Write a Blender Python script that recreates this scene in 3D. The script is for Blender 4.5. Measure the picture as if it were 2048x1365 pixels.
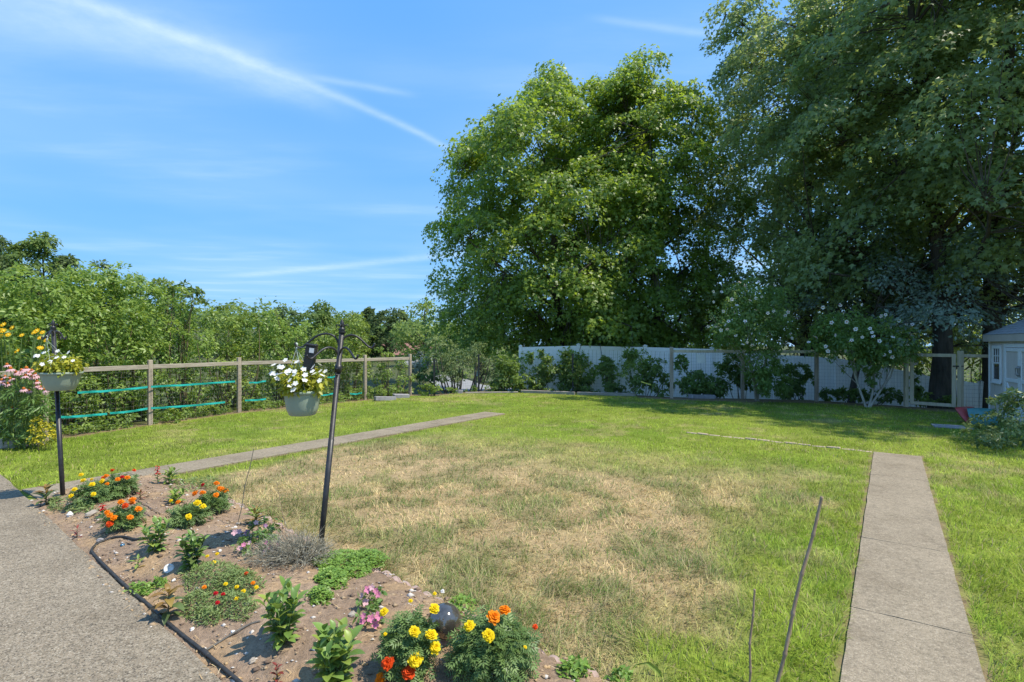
import bpy, math, random
import numpy as np
from mathutils import Vector, Matrix

# ------------------------------------------------------------------ clear, camera, world, sun, exposure
for o in list(bpy.data.objects): bpy.data.objects.remove(o)
S = bpy.context.scene
COL = S.collection
F = 1066.0; CX = 1024.0; HY = 688.0; H = 1.70          # photo focal length (px), centre column, horizon row, eye height
cd = bpy.data.cameras.new('camera'); cam = bpy.data.objects.new('camera', cd); COL.objects.link(cam)
cam.location = (0, 0, H); cam.rotation_euler = (math.radians(90), 0, 0)
cd.sensor_width = 36; cd.lens = F/2048*36; cd.shift_y = (HY-682.5)/2048
cd.clip_start = 0.05; cd.clip_end = 3000
S.camera = cam

SUN_AZ = math.radians(106); SUN_EL = math.radians(60)    # azimuth measured clockwise from +Y
sl = bpy.data.lights.new('sun', 'SUN'); sl.energy = 3.55; sl.angle = math.radians(0.53); sl.color = (1, .93, .79)
sun = bpy.data.objects.new('sun', sl); COL.objects.link(sun)
sd = Vector((math.sin(SUN_AZ)*math.cos(SUN_EL), math.cos(SUN_AZ)*math.cos(SUN_EL), math.sin(SUN_EL)))
sun.rotation_euler = (-sd).to_track_quat('-Z', 'Y').to_euler(); sun.location = (0, 0, 40)

W = bpy.data.worlds.new('World'); S.world = W; W.use_nodes = True
def build_world():
    nt = W.node_tree; nt.nodes.clear(); N = nt.nodes; L = nt.links
    def m(op, a, b=None, c=None):
        n = N.new('ShaderNodeMath'); n.operation = op
        for i, v in enumerate((a, b, c)):
            if v is None: continue
            if isinstance(v, (int, float)): n.inputs[i].default_value = v
            else: L.new(v, n.inputs[i])
        return n.outputs[0]
    out = N.new('ShaderNodeOutputWorld'); bg = N.new('ShaderNodeBackground'); bg.inputs[1].default_value = 0.15
    sky = N.new('ShaderNodeTexSky'); sky.sky_type = 'NISHITA'; sky.sun_disc = False
    sky.sun_elevation = SUN_EL; sky.sun_rotation = SUN_AZ
    sky.altitude = 50; sky.air_density = 1.0; sky.dust_density = 0.0; sky.ozone_density = 1.0
    # the camera's saturated rendering of a clear sky: one tone curve per channel over the whole dome
    sc = N.new('ShaderNodeSeparateColor'); L.new(sky.outputs[0], sc.inputs[0]); hs = N.new('ShaderNodeCombineColor')
    for i, (g, p) in enumerate(((.182, .42), (.360, .27), (.615, .11))):
        L.new(m('MULTIPLY', m('POWER', m('MULTIPLY', m('MAXIMUM', sc.outputs[i], 0.001), .15), p), g/.15), hs.inputs[i])
    tc = N.new('ShaderNodeTexCoord'); sp = N.new('ShaderNodeSeparateXYZ'); L.new(tc.outputs['Generated'], sp.inputs[0])
    z = m('MAXIMUM', sp.outputs[2], 0.02)
    px = m('DIVIDE', sp.outputs[0], z); py = m('DIVIDE', sp.outputs[1], z)
    cb = N.new('ShaderNodeCombineXYZ'); L.new(px, cb.inputs[0]); L.new(py, cb.inputs[1])
    def noise(vec, scale, detail, rough=.55, sx=1, sy=1, rot=0):
        mp = N.new('ShaderNodeMapping'); mp.inputs['Scale'].default_value = (sx, sy, 1); mp.inputs['Rotation'].default_value = (0, 0, rot)
        mp.vector_type = 'TEXTURE' if False else 'POINT'
        L.new(vec, mp.inputs[0]); n = N.new('ShaderNodeTexNoise'); n.inputs['Scale'].default_value = scale
        n.inputs['Detail'].default_value = detail; n.inputs['Roughness'].default_value = rough
        L.new(mp.outputs[0], n.inputs['Vector']); return n.outputs[0]
    def ss(v, a, b):
        n = N.new('ShaderNodeMapRange'); n.interpolation_type = 'SMOOTHSTEP'
        n.inputs[1].default_value = a; n.inputs[2].default_value = b; L.new(v, n.inputs[0]); return n.outputs[0]
    def pp(x, y):
        d = ((x-CX)/F, 1.0, (HY-y)/F); return (d[0]/d[2], d[1]/d[2])
    wob = noise(cb.outputs[0], 1.6, 5); wob2 = noise(cb.outputs[0], 9, 5, .65)
    def trail(A, B, w, wob_amp, strength, bend=0.0, t0=-.5, t1=1.0, ft=.1, grow=0.0):
        A = pp(*A); B = pp(*B); dx, dy = B[0]-A[0], B[1]-A[1]; Ln = math.hypot(dx, dy); ux, uy = dx/Ln, dy/Ln
        rx = m('SUBTRACT', px, A[0]); ry = m('SUBTRACT', py, A[1])
        t = m('DIVIDE', m('ADD', m('MULTIPLY', rx, ux), m('MULTIPLY', ry, uy)), Ln)
        d = m('ADD', m('MULTIPLY', rx, -uy), m('MULTIPLY', ry, ux))
        d = m('ADD', d, m('MULTIPLY', m('MULTIPLY', t, m('SUBTRACT', 1, t)), bend))
        d = m('ADD', d, m('MULTIPLY', m('SUBTRACT', wob, .5), wob_amp))
        ww = m('MAXIMUM', m('ADD', w, m('MULTIPLY', m('SUBTRACT', 1, t), grow)), w*.5)
        q = m('DIVIDE', d, ww); e = m('EXPONENT', m('MULTIPLY', m('MULTIPLY', q, q), -1))
        e = m('MULTIPLY', e, ss(t, t0, t0+ft)); e = m('MULTIPLY', e, m('SUBTRACT', 1, ss(t, t1-ft, t1)))
        e = m('MULTIPLY', e, m('ADD', .35, m('MULTIPLY', wob2, 1.3)))
        return m('MULTIPLY', e, strength)
    c = trail((180, 10), (910, 305), .026, .04, .22, bend=.26, t0=-.6, t1=1.12, ft=.25, grow=.02)
    c = m('ADD', c, trail((120, 20), (700, 235), .11, .22, .24, bend=.2, t0=-.9, t1=1.1, ft=.5, grow=.12))
    c = m('ADD', c, trail((600, 150), (830, 190), .03, .05, .16, t0=-.1, t1=1.1, ft=.4))
    c = m('ADD', c, trail((430, 557), (860, 515), .20, .12, .22, t0=-.05, t1=1.6, ft=.3))
    c = m('ADD', c, trail((1180, 35), (1440, 72), .02, .03, .14, t0=-.1, t1=1.2, ft=.4))
    # broad cirrus veils, drawn out along one wind direction
    n1 = noise(cb.outputs[0], .9, 6, .6, sx=.45, sy=1.5, rot=math.radians(-62))
    n2 = noise(cb.outputs[0], .35, 3, .5)
    ci = m('MULTIPLY', m('MULTIPLY', ss(n1, .44, .74), ss(n2, .36, .60)), .22)
    veil = m('MULTIPLY', ss(n2, .3, .7), .15)
    c = m('MINIMUM', m('ADD', m('ADD', c, ci), veil), .7)
    mx = N.new('ShaderNodeMixRGB'); L.new(c, mx.inputs[0]); L.new(hs.outputs[0], mx.inputs[1])
    mx.inputs[2].default_value = (3.5, 4.15, 4.75, 1)
    L.new(mx.outputs[0], bg.inputs[0]); L.new(bg.outputs[0], out.inputs[0])
build_world()
S.view_settings.view_transform = 'Standard'; S.view_settings.look = 'None'
S.view_settings.gamma = 1; S.view_settings.use_curve_mapping = False
S.view_settings.exposure = 0.86
S.render.engine = 'CYCLES'
S.cycles.max_bounces = 12; S.cycles.diffuse_bounces = 7; S.cycles.transmission_bounces = 8

# ------------------------------------------------------------------ numeric helpers
RNG = np.random.default_rng(7); random.seed(7)
def P(px, py, z=0.0):                                    # pixel on a horizontal plane of height z
    Y = F*(H-z)/(py-HY); return np.array([(px-CX)/F*Y, Y, z])
def Q(px, py, Y):                                        # pixel at a known depth
    return np.array([(px-CX)/F*Y, Y, H-(py-HY)/F*Y])
AU = math.radians(35.3)
U = np.array([math.sin(AU), math.cos(AU)]); V = np.array([math.cos(AU), -math.sin(AU)])   # the yard's own axes
def ab(p): p = np.asarray(p)[..., :2]; return p@U, p@V
def xy(a, b): return a*U+b*V
def sstep(x, a, b): t = np.clip((x-a)/(b-a), 0, 1); return t*t*(3-2*t)
_tab = np.random.default_rng(99).random((256, 256))
def vnoise(x, y, sc):
    x = np.asarray(x)*sc; y = np.asarray(y)*sc; xi = np.floor(x).astype(int); yi = np.floor(y).astype(int); fx = x-xi; fy = y-yi
    fx = fx*fx*(3-2*fx); fy = fy*fy*(3-2*fy); g = lambda i, j: _tab[i % 256, j % 256]
    return (g(xi, yi)*(1-fx)+g(xi+1, yi)*fx)*(1-fy)+(g(xi, yi+1)*(1-fx)+g(xi+1, yi+1)*fx)*fy
def fbm(x, y, sc, o=4):
    s = 0; a = .5; tot = 0
    for i in range(o): s = s+a*vnoise(x+17*i, y-9*i, sc*2**i); tot += a; a *= .55
    return s/tot
def inpoly(x, y, poly):
    x = np.asarray(x); y = np.asarray(y); r = np.zeros(x.shape, bool); n = len(poly)
    for i in range(n):
        x1, y1 = poly[i]; x2, y2 = poly[(i+1) % n]
        c = ((y1 > y) != (y2 > y)) & (x < (x2-x1)*(y-y1)/(y2-y1+1e-12)+x1); r ^= c
    return r

# ------------------------------------------------------------------ mesh helpers
class MB:
    def __init__(s): s.v = []; s.f = []
    def add(s, verts, faces):
        b = len(s.v); s.v += [tuple(map(float, p)) for p in verts]; s.f += [tuple(int(i)+b for i in f) for f in faces]; return s
    def box(s, c, size, R=None, bev=0.0):
        hx, hy, hz = [d/2 for d in size]
        if bev > 0:
            b = min(bev, hx*.9, hy*.9, hz*.9); vs = []; idx = {}
            for sx in (-1, 1):
                for sy in (-1, 1):
                    for sz in (-1, 1):
                        idx[(sx, sy, sz)] = len(vs)
                        vs += [(sx*(hx-b), sy*(hy-b), sz*hz), (sx*(hx-b), sy*hy, sz*(hz-b)), (sx*hx, sy*(hy-b), sz*(hz-b))]
            I = lambda a, bb, c_, k: idx[(a, bb, c_)]+k
            fs = []
            for sz in (-1, 1): fs.append([I(-1, -1, sz, 0), I(1, -1, sz, 0), I(1, 1, sz, 0), I(-1, 1, sz, 0)][::sz])
            for sy in (-1, 1): fs.append([I(-1, sy, -1, 1), I(1, sy, -1, 1), I(1, sy, 1, 1), I(-1, sy, 1, 1)][::-sy])
            for sx in (-1, 1): fs.append([I(sx, -1, -1, 2), I(sx, 1, -1, 2), I(sx, 1, 1, 2), I(sx, -1, 1, 2)][::sx])
            for a in (-1, 1):
                for c_ in (-1, 1):
                    fs.append([I(-1, a, c_, 0), I(1, a, c_, 0), I(1, a, c_, 1), I(-1, a, c_, 1)][::-a*c_])
                    fs.append([I(a, -1, c_, 0), I(a, 1, c_, 0), I(a, 1, c_, 2), I(a, -1, c_, 2)][::a*c_])
                    fs.append([I(a, c_, -1, 1), I(a, c_, 1, 1), I(a, c_, 1, 2), I(a, c_, -1, 2)][::-a*c_])
            for k, i in idx.items():
                fs.append([i, i+1, i+2][::-1 if k[0]*k[1]*k[2] > 0 else 1])
        else:
            vs = [(x*hx, y*hy, z*hz) for x in (-1, 1) for y in (-1, 1) for z in (-1, 1)]
            fs = [(0, 1, 3, 2), (4, 6, 7, 5), (0, 4, 5, 1), (2, 3, 7, 6), (0, 2, 6, 4), (1, 5, 7, 3)]
        vs = np.array(vs)
        if R is not None: vs = vs@np.array(R).T
        return s.add(vs+np.array(c), fs)
    def beam(s, a, b, w, h, bev=.006):                    # box from a to b; w across, h vertical
        a = np.array(a, float); b = np.array(b, float); d = b-a; L = np.linalg.norm(d); d = d/L
        up = np.array([0, 0, 1.]) if abs(d[2]) < .95 else np.array([0, 1., 0])
        sd_ = np.cross(up, d); sd_ /= np.linalg.norm(sd_); u2 = np.cross(d, sd_)
        return s.box((a+b)/2, (L, w, h), np.stack([d, sd_, u2], 1), bev)
    def tube(s, pts, r, n=6, cap=True):
        pts = np.array(pts, float); m_ = len(pts); r = np.broadcast_to(np.array(r, float), (m_,))
        t = np.gradient(pts, axis=0); t /= np.linalg.norm(t, axis=1)[:, None]+1e-9
        ref = np.array([0, 0, 1.]) if abs(t[0][2]) < .9 else np.array([1., 0, 0])
        vs = []
        for i in range(m_):
            a = np.cross(t[i], ref); a /= np.linalg.norm(a)+1e-9; b = np.cross(t[i], a); ref = -b if False else ref
            ang = np.arange(n)*2*math.pi/n
            vs.append(pts[i]+r[i]*(np.cos(ang)[:, None]*a+np.sin(ang)[:, None]*b))
        vs = np.concatenate(vs); fs = []
        for i in range(m_-1):
            for k in range(n): fs.append((i*n+k, i*n+(k+1) % n, (i+1)*n+(k+1) % n, (i+1)*n+k))
        if cap: fs += [tuple(range(n))[::-1], tuple((m_-1)*n+k for k in range(n))]
        return s.add(vs, fs)
    def lathe(s, prof, c=(0, 0, 0), n=28, close=True):
        vs = []; fs = []; m_ = len(prof)
        for r, z in prof:
            for k in range(n): a = 2*math.pi*k/n; vs.append((c[0]+r*math.cos(a), c[1]+r*math.sin(a), c[2]+z))
        for i in range(m_-1):
            for k in range(n): fs.append((i*n+k, i*n+(k+1) % n, (i+1)*n+(k+1) % n, (i+1)*n+k))
        if close: fs += [tuple(range(n))[::-1]]
        return s.add(vs, fs)
def mesh_data(name, mb, smooth=False):
    me = bpy.data.meshes.new(name); me.from_pydata(mb.v, [], mb.f); me.update()
    if smooth: me.shade_smooth()
    return me
def fast_mesh(name, v, f, attrs=None, smooth=False):      # v (n,3), f (m,k) arrays; attrs {name: per-vertex array}
    me = bpy.data.meshes.new(name); v = np.ascontiguousarray(v, np.float32); f = np.ascontiguousarray(f, np.int32); k = f.shape[1]
    me.vertices.add(len(v)); me.vertices.foreach_set('co', v.ravel())
    me.loops.add(f.size); me.loops.foreach_set('vertex_index', f.ravel())
    me.polygons.add(len(f)); me.polygons.foreach_set('loop_start', np.arange(0, f.size, k, dtype=np.int32))
    me.update(calc_edges=True)
    for n, a in (attrs or {}).items():
        a = np.asarray(a, np.float32)
        if a.ndim == 1: at = me.attributes.new(n, 'FLOAT', 'POINT'); at.data.foreach_set('value', a)
        else:
            if a.shape[1] == 3: a = np.concatenate([a, np.ones((len(a), 1), np.float32)], 1)
            at = me.attributes.new(n, 'FLOAT_COLOR', 'POINT'); at.data.foreach_set('color', np.ascontiguousarray(a).ravel())
    if smooth: me.shade_smooth()
    return me
def link(name, data, mat=None, parent=None, loc=None, mw=None):
    o = bpy.data.objects.new(name, data); COL.objects.link(o)
    if mat is not None and data is not None and len(data.materials) == 0: data.materials.append(mat)
    if parent is not None: o.parent = parent
    if loc is not None: o.location = tuple(map(float, loc))
    if mw is not None: o.matrix_basis = mw
    return o
def tag(o, label=None, cat=None, group=None, kind=None):
    if label: o['label'] = label
    if cat: o['category'] = cat
    if group: o['group'] = group
    if kind: o['kind'] = kind
    return o
def thing(name, label, cat, loc=(0, 0, 0), rz=0, group=None):
    o = link(name, None, loc=loc); o.rotation_euler = (0, 0, rz); o.empty_display_size = .1
    return tag(o, label, cat, group)
def part(t, name, mb, mat, smooth=False, world=True):     # mesh given in world coordinates -> child of t
    if world:
        l = t.location; mb.v = [(a-l[0], b-l[1], c-l[2]) for a, b, c in mb.v]
    return link(name, mesh_data(name, mb, smooth), mat, t)
def frame(pos, zdir, spin=0.0, scale=1.0):
    z = Vector(zdir).normalized(); q = z.to_track_quat('Z', 'Y'); m_ = q.to_matrix().to_4x4()@Matrix.Rotation(spin, 4, 'Z')
    return Matrix.Translation(Vector(tuple(map(float, pos))))@m_@Matrix.Scale(scale, 4)

# ------------------------------------------------------------------ materials
def new_mat(name):
    m_ = bpy.data.materials.new(name); m_.use_nodes = True; nt = m_.node_tree; nt.nodes.clear()
    out = nt.nodes.new('ShaderNodeOutputMaterial'); return m_, nt, out
def pbsdf(nt, rough, spec=.4, metal=0):
    b = nt.nodes.new('ShaderNodeBsdfPrincipled'); b.inputs['Roughness'].default_value = rough
    b.inputs['Specular IOR Level'].default_value = spec; b.inputs['Metallic'].default_value = metal; return b
def c4(c): return (c[0], c[1], c[2], 1)
def ramp(nt, src, stops):
    r = nt.nodes.new('ShaderNodeValToRGB'); e = r.color_ramp.elements
    while len(e) < len(stops): e.new(.5)
    for el, (p, c) in zip(e, stops): el.position = p; el.color = c4(c)
    nt.links.new(src, r.inputs[0]); return r.outputs[0]
def tnoise(nt, scale, detail=4, rough=.6, coord='Object', stretch=None):
    tc = nt.nodes.new('ShaderNodeTexCoord'); n = nt.nodes.new('ShaderNodeTexNoise'); n.inputs['Scale'].default_value = scale
    n.inputs['Detail'].default_value = detail; n.inputs['Roughness'].default_value = rough
    src = tc.outputs[coord]
    if stretch:
        mp = nt.nodes.new('ShaderNodeMapping'); mp.inputs['Scale'].default_value = stretch; nt.links.new(src, mp.inputs[0]); src = mp.outputs[0]
    nt.links.new(src, n.inputs['Vector']); return n.outputs[0]
def bump(nt, h, strength, dist=.01):
    b = nt.nodes.new('ShaderNodeBump'); b.inputs['Strength'].default_value = strength; b.inputs['Distance'].default_value = dist
    nt.links.new(h, b.inputs['Height']); return b.outputs[0]
def mat_noise(name, c1, c2, scale=6, rough=.7, bs=.3, bscale=60, spec=.3, metal=0, stretch=None, bd=.004, lo=.3, hi=.7):
    m_, nt, out = new_mat(name); b = pbsdf(nt, rough, spec, metal)
    nt.links.new(ramp(nt, tnoise(nt, scale, 5, .65, stretch=stretch), [(lo, c1), (hi, c2)]), b.inputs['Base Color'])
    if bs > 0: nt.links.new(bump(nt, tnoise(nt, bscale, 4, .6, stretch=stretch), bs, bd), b.inputs['Normal'])
    nt.links.new(b.outputs[0], out.inputs[0]); return m_
def mat_leaf(name, dark, light, trans=None, tf=.35, rough=.45, spec=.35, rnd=False):
    m_, nt, out = new_mat(name); b = pbsdf(nt, rough, spec); L = nt.links
    if rnd: s_ = nt.nodes.new('ShaderNodeObjectInfo').outputs['Random']
    else:
        a = nt.nodes.new('ShaderNodeAttribute'); a.attribute_name = 'tint'; s_ = a.outputs['Fac']
    col = ramp(nt, s_, [(0, dark), (1, light)])
    L.new(col, b.inputs['Base Color'])
    t = nt.nodes.new('ShaderNodeBsdfTranslucent')
    tr = trans or tuple(min(1, x*k) for x, k in zip(light, (1.5, 1.5, .8)))
    mx = nt.nodes.new('ShaderNodeMixRGB'); mx.inputs[0].default_value = .75; L.new(col, mx.inputs[1]); mx.inputs[2].default_value = c4(tr); L.new(mx.outputs[0], t.inputs[0])
    ms = nt.nodes.new('ShaderNodeMixShader'); ms.inputs[0].default_value = tf
    L.new(b.outputs[0], ms.inputs[1]); L.new(t.outputs[0], ms.inputs[2]); L.new(ms.outputs[0], out.inputs[0]); return m_
def mat_vcol(name, attr='Col', rough=.8, spec=.15, tf=0.0, nscale=0, namp=.25, bs=0, bscale=80):
    m_, nt, out = new_mat(name); b = pbsdf(nt, rough, spec); L = nt.links
    a = nt.nodes.new('ShaderNodeAttribute'); a.attribute_name = attr; col = a.outputs['Color']
    if nscale:
        mx = nt.nodes.new('ShaderNodeMixRGB'); mx.blend_type = 'MULTIPLY'; mx.inputs[0].default_value = 1
        L.new(col, mx.inputs[1]); L.new(ramp(nt, tnoise(nt, nscale, 6, .7), [(.3, (1-namp,)*3), (.7, (1+namp,)*3)]), mx.inputs[2]); col = mx.outputs[0]
    L.new(col, b.inputs['Base Color'])
    if bs: L.new(bump(nt, tnoise(nt, bscale, 5, .7), bs, .02), b.inputs['Normal'])
    if tf:
        t = nt.nodes.new('ShaderNodeBsdfTranslucent'); L.new(col, t.inputs[0]); ms = nt.nodes.new('ShaderNodeMixShader'); ms.inputs[0].default_value = tf
        L.new(b.outputs[0], ms.inputs[1]); L.new(t.outputs[0], ms.inputs[2]); L.new(ms.outputs[0], out.inputs[0])
    else: L.new(b.outputs[0], out.inputs[0])
    return m_
def mat_pebble(name, cols, scale, rough=.85, bs=.5, patch=(.85, 1.12)):
    m_, nt, out = new_mat(name); b = pbsdf(nt, rough, .25); L = nt.links
    tc = nt.nodes.new('ShaderNodeTexCoord'); v = nt.nodes.new('ShaderNodeTexVoronoi'); v.inputs['Scale'].default_value = scale
    v.inputs['Randomness'].default_value = 1; L.new(tc.outputs['Object'], v.inputs['Vector'])
    sp = nt.nodes.new('ShaderNodeSeparateColor'); L.new(v.outputs['Color'], sp.inputs[0])
    base = ramp(nt, sp.outputs[0], [(i/(len(cols)-1), c) for i, c in enumerate(cols)])
    mx = nt.nodes.new('ShaderNodeMixRGB'); mx.blend_type = 'MULTIPLY'; mx.inputs[0].default_value = 1
    L.new(base, mx.inputs[1]); L.new(ramp(nt, tnoise(nt, 1.7, 6, .6), [(.28, (patch[0]*.88, patch[0]*.86, patch[0]*.83)), (.5, (1.0,)*3), (.72, (patch[1],)*3)]), mx.inputs[2])
    mx2 = nt.nodes.new('ShaderNodeMixRGB'); mx2.blend_type = 'MULTIPLY'; mx2.inputs[0].default_value = 1
    L.new(mx.outputs[0], mx2.inputs[1]); L.new(ramp(nt, tnoise(nt, 28, 4, .7), [(.30, (.72,)*3), (.55, (1.06,)*3)]), mx2.inputs[2])
    L.new(mx2.outputs[0], b.inputs['Base Color'])
    iv = nt.nodes.new('ShaderNodeMath'); iv.operation = 'SUBTRACT'; iv.inputs[0].default_value = 1; L.new(v.outputs['Distance'], iv.inputs[1])
    L.new(bump(nt, iv.outputs[0], bs, .006), b.inputs['Normal']); L.new(b.outputs[0], out.inputs[0]); return m_

M = {}
M['ground'] = mat_vcol('ground_earth_and_turf', nscale=9, namp=.3, bs=.6, bscale=40)
M['grass'] = mat_vcol('grass_blades', rough=.6, spec=.12, tf=.35)
M['patio'] = mat_pebble('exposed_aggregate', [(0.080, 0.067, 0.052), (0.168, 0.140, 0.101), (0.234, 0.193, 0.136), (0.280, 0.234, 0.178), (0.206, 0.159, 0.107), (0.374, 0.328, 0.253)], 140)
M['path'] = mat_pebble('old_concrete', [(0.182, 0.152, 0.107), (0.259, 0.214, 0.153), (0.235, 0.192, 0.139), (0.326, 0.275, 0.202)], 120, bs=.45)
M['soil'] = mat_vcol('bed_soil', nscale=26, namp=.35, bs=.9, bscale=55)
M['wood'] = mat_noise('weathered_wood', (.26, .205, .155), (.48, .41, .33), 3, .85, .5, 40, .15, stretch=(6, 6, .7))
M['railwood'] = mat_noise('weathered_rail_wood', (.24, .205, .165), (.44, .39, .33), 3, .85, .5, 40, .15, stretch=(1.2, 1.2, 9))
M['gatewood'] = mat_noise('pale_treated_wood', (.46, .38, .26), (.64, .55, .41), 3, .85, .5, 40, .15, stretch=(6, 6, .7))
M['black'] = mat_noise('black_enamel', (.012, .012, .014), (.035, .035, .04), 18, .42, .15, 90, .45)
M['blackplastic'] = mat_noise('black_plastic', (.016, .016, .018), (.03, .03, .03), 12, .5, .1, 60, .4)
M['wire'] = mat_noise('galvanised_wire', (.13, .14, .14), (.22, .23, .23), 5, .55, 0, 1, .4, .4)
M['greenwire'] = mat_noise('dark_green_wire', (.02, .035, .03), (.04, .06, .05), 5, .55, 0, 1, .4)
M['teal'] = mat_noise('turquoise_webbing', (.0, .28, .27), (.03, .42, .38), 40, .6, .2, 200, .3)
M['vinyl'] = mat_noise('white_vinyl', (.86, .83, .78), (.90, .88, .84), 2, .45, 0, 1, .4)
M['white'] = mat_noise('white_paint', (.66, .68, .70), (.76, .77, .78), 6, .55, .1, 40, .35)
M['siding'] = mat_noise('taupe_siding', (.52, .465, .43), (.62, .57, .53), 2.5, .8, .3, 30, .2, stretch=(5, 5, .6))
M['trim'] = mat_noise('taupe_trim', (.42, .37, .33), (.50, .45, .41), 3, .7, .1, 30, .25)
M['shingle'] = mat_noise('grey_shingle', (.20, .205, .215), (.36, .365, .38), 14, .95, .8, 220, .1)
M['glass'] = mat_noise('dark_window_glass', (.01, .012, .015), (.02, .024, .028), 2, .06, 0, 1, .6)
M['metal'] = mat_noise('dull_steel', (.25, .25, .25), (.4, .4, .4), 20, .4, 0, 1, .5, .8)
M['bark'] = mat_noise('maple_bark', (.055, .045, .036), (.14, .12, .10), 3, .95, 1.0, 12, .1, stretch=(3, 3, .5), bd=.03)
M['palebark'] = mat_noise('pale_smooth_bark', (.26, .23, .19), (.46, .42, .36), 6, .9, .5, 30, .1, stretch=(3, 3, .8))
M['stem'] = mat_noise('brown_stem', (.10, .08, .05), (.19, .16, .10), 8, .85, .3, 40, .15)
M['gstem'] = mat_noise('green_stem', (.10, .16, .05), (.17, .24, .08), 8, .6, .2, 40, .3)
M['bamboo'] = mat_noise('old_bamboo', (.21, .14, .09), (.38, .28, .195), 9, .6, .3, 30, .3, stretch=(5, 5, 1))
M['pot'] = mat_noise('sage_green_plastic', (.255, .315, .245), (.285, .345, .27), 4, .42, .05, 40, .4)
M['potsoil'] = mat_noise('potting_soil', (.03, .022, .016), (.07, .05, .035), 40, 1, .8, 90, .05)
M['hang'] = mat_noise('pale_green_hanger', (.36, .43, .37), (.45, .52, .46), 4, .5, 0, 1, .35)
M['edging'] = mat_noise('pink_concrete_edging', (.27, .19, .165), (.42, .32, .28), 9, .95, .7, 60, .1)
M['block'] = mat_noise('grey_block', (.22, .21, .22), (.34, .33, .34), 7, .95, .6, 60, .1)
M['timber'] = mat_noise('grey_landscape_timber', (.21, .18, .15), (.36, .32, .27), 3, .9, .5, 30, .1, stretch=(1, 1, 6))
M['stone'] = mat_noise('tan_stone', (.26, .22, .18), (.44, .39, .33), 5, .9, .6, 30, .15)
M['whitestone'] = mat_noise('white_stone', (.55, .54, .52), (.75, .74, .72), 8, .7, .4, 40, .3)
M['brick'] = mat_noise('sandy_brick', (.33, .25, .18), (.46, .38, .29), 8, .9, .6, 60, .1)
M['hose'] = mat_noise('black_poly_hose', (.022, .021, .02), (.055, .052, .048), 22, .55, .2, 80, .35)
M['hoselight'] = mat_noise('dusty_poly_hose', (.06, .056, .05), (.14, .13, .115), 30, .6, .2, 80, .3)
def mat_ball():
    m_, nt, out = new_mat('dark_mirror_glass'); b = pbsdf(nt, .08, .7, .75)
    nt.links.new(ramp(nt, tnoise(nt, 14, 6, .7), [(.35, (.13, .115, .10)), (.65, (.26, .235, .21))]), b.inputs['Base Color'])
    nt.links.new(bump(nt, tnoise(nt, 45, 3, .6), .12, .004), b.inputs['Normal']); nt.links.new(b.outputs[0], out.inputs[0]); return m_
M['ball'] = mat_ball()
# leaves
M['maple'] = mat_leaf('maple_leaf', (.085, .155, .042), (.275, .365, .055), (0.450, 0.600, 0.044), .48, .42, .45)
M['mapleB'] = mat_leaf('maple_leaf_mid', (.125, .180, .085), (.29, .365, .135), (.46, .56, .13), .48, .42, .45)
M['blueleaf'] = mat_leaf('bluish_leaf', (.13, .18, .14), (.30, .38, .31), (0.250, 0.375, 0.200), .48, .42, .45)
M['hedge'] = mat_leaf('lilac_leaf', (0.121, 0.209, 0.045), (0.322, 0.443, 0.105), (0.425, 0.550, 0.075), .48, .42, .45)
M['hedgeY'] = mat_leaf('yellow_green_leaf', (0.106, 0.181, 0.027), (0.263, 0.350, 0.062), (.40, .48, .06), .35, .42, .45)
M['vine'] = mat_leaf('vine_leaf', (.095, .155, .050), (.22, .30, .075), (0.325, 0.475, 0.050), .48, .42, .45)
M['sharon'] = mat_leaf('hibiscus_leaf', (.10, .18, .055), (.24, .34, .095), (0.350, 0.500, 0.075), .48, .42, .45)
M['far'] = mat_leaf('far_leaf', (0.088, 0.160, 0.047), (0.239, 0.319, 0.088), (0.250, 0.338, 0.062), .48, .6, .2)
M['farlight'] = mat_leaf('far_light_leaf', (0.138, 0.213, 0.062), (0.289, 0.372, 0.123), (0.413, 0.525, 0.112), .48, .6, .2)
M['fardark'] = mat_leaf('far_dark_leaf', (0.057, 0.105, 0.045), (0.153, 0.209, 0.081), (0.150, 0.213, 0.050), .48, .6, .2)
M['feather'] = mat_leaf('feathery_leaf', (0.156, 0.222, 0.096), (0.300, 0.372, 0.156), (.35, .43, .12), .35, .6, .2)
M['rosebush'] = mat_leaf('rose_leaf', (0.090, 0.144, 0.048), (0.240, 0.312, 0.132), (.30, .38, .10), .3, .4, .4)
M['marigoldleaf'] = mat_leaf('marigold_leaf', (.075, .14, .040), (.19, .28, .085), (.22, .33, .06), .26, .45, .4)
M['broad'] = mat_leaf('broad_green_leaf', (0.111, 0.202, 0.046), (0.208, 0.332, 0.078), (.32, .44, .06), .28, .4, .4, rnd=True)
M['broadY'] = mat_leaf('yellowed_green_leaf', (0.163, 0.250, 0.050), (0.300, 0.375, 0.075), (.38, .46, .06), .28, .4, .4, rnd=True)
M['copper'] = mat_leaf('copper_leaf', (0.208, 0.111, 0.033), (0.312, 0.221, 0.058), (.40, .25, .05), .28, .45, .35, rnd=True)
M['redleaf'] = mat_leaf('dark_red_leaf', (0.154, 0.028, 0.025), (0.308, 0.070, 0.049), (.35, .06, .04), .25, .45, .35, rnd=True)
M['darkleaf'] = mat_leaf('dark_green_leaf', (0.070, 0.105, 0.035), (0.126, 0.182, 0.056), (.16, .22, .05), .25, .4, .4, rnd=True)
M['dryleaf'] = mat_leaf('dried_leaf', (.14, .075, .04), (.25, .15, .085), (.3, .2, .1), .2, .8, .1)
M['clover'] = mat_leaf('clover_leaf', (0.115, 0.216, 0.034), (0.243, 0.378, 0.074), (.32, .45, .06), .3, .45, .35)
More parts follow.
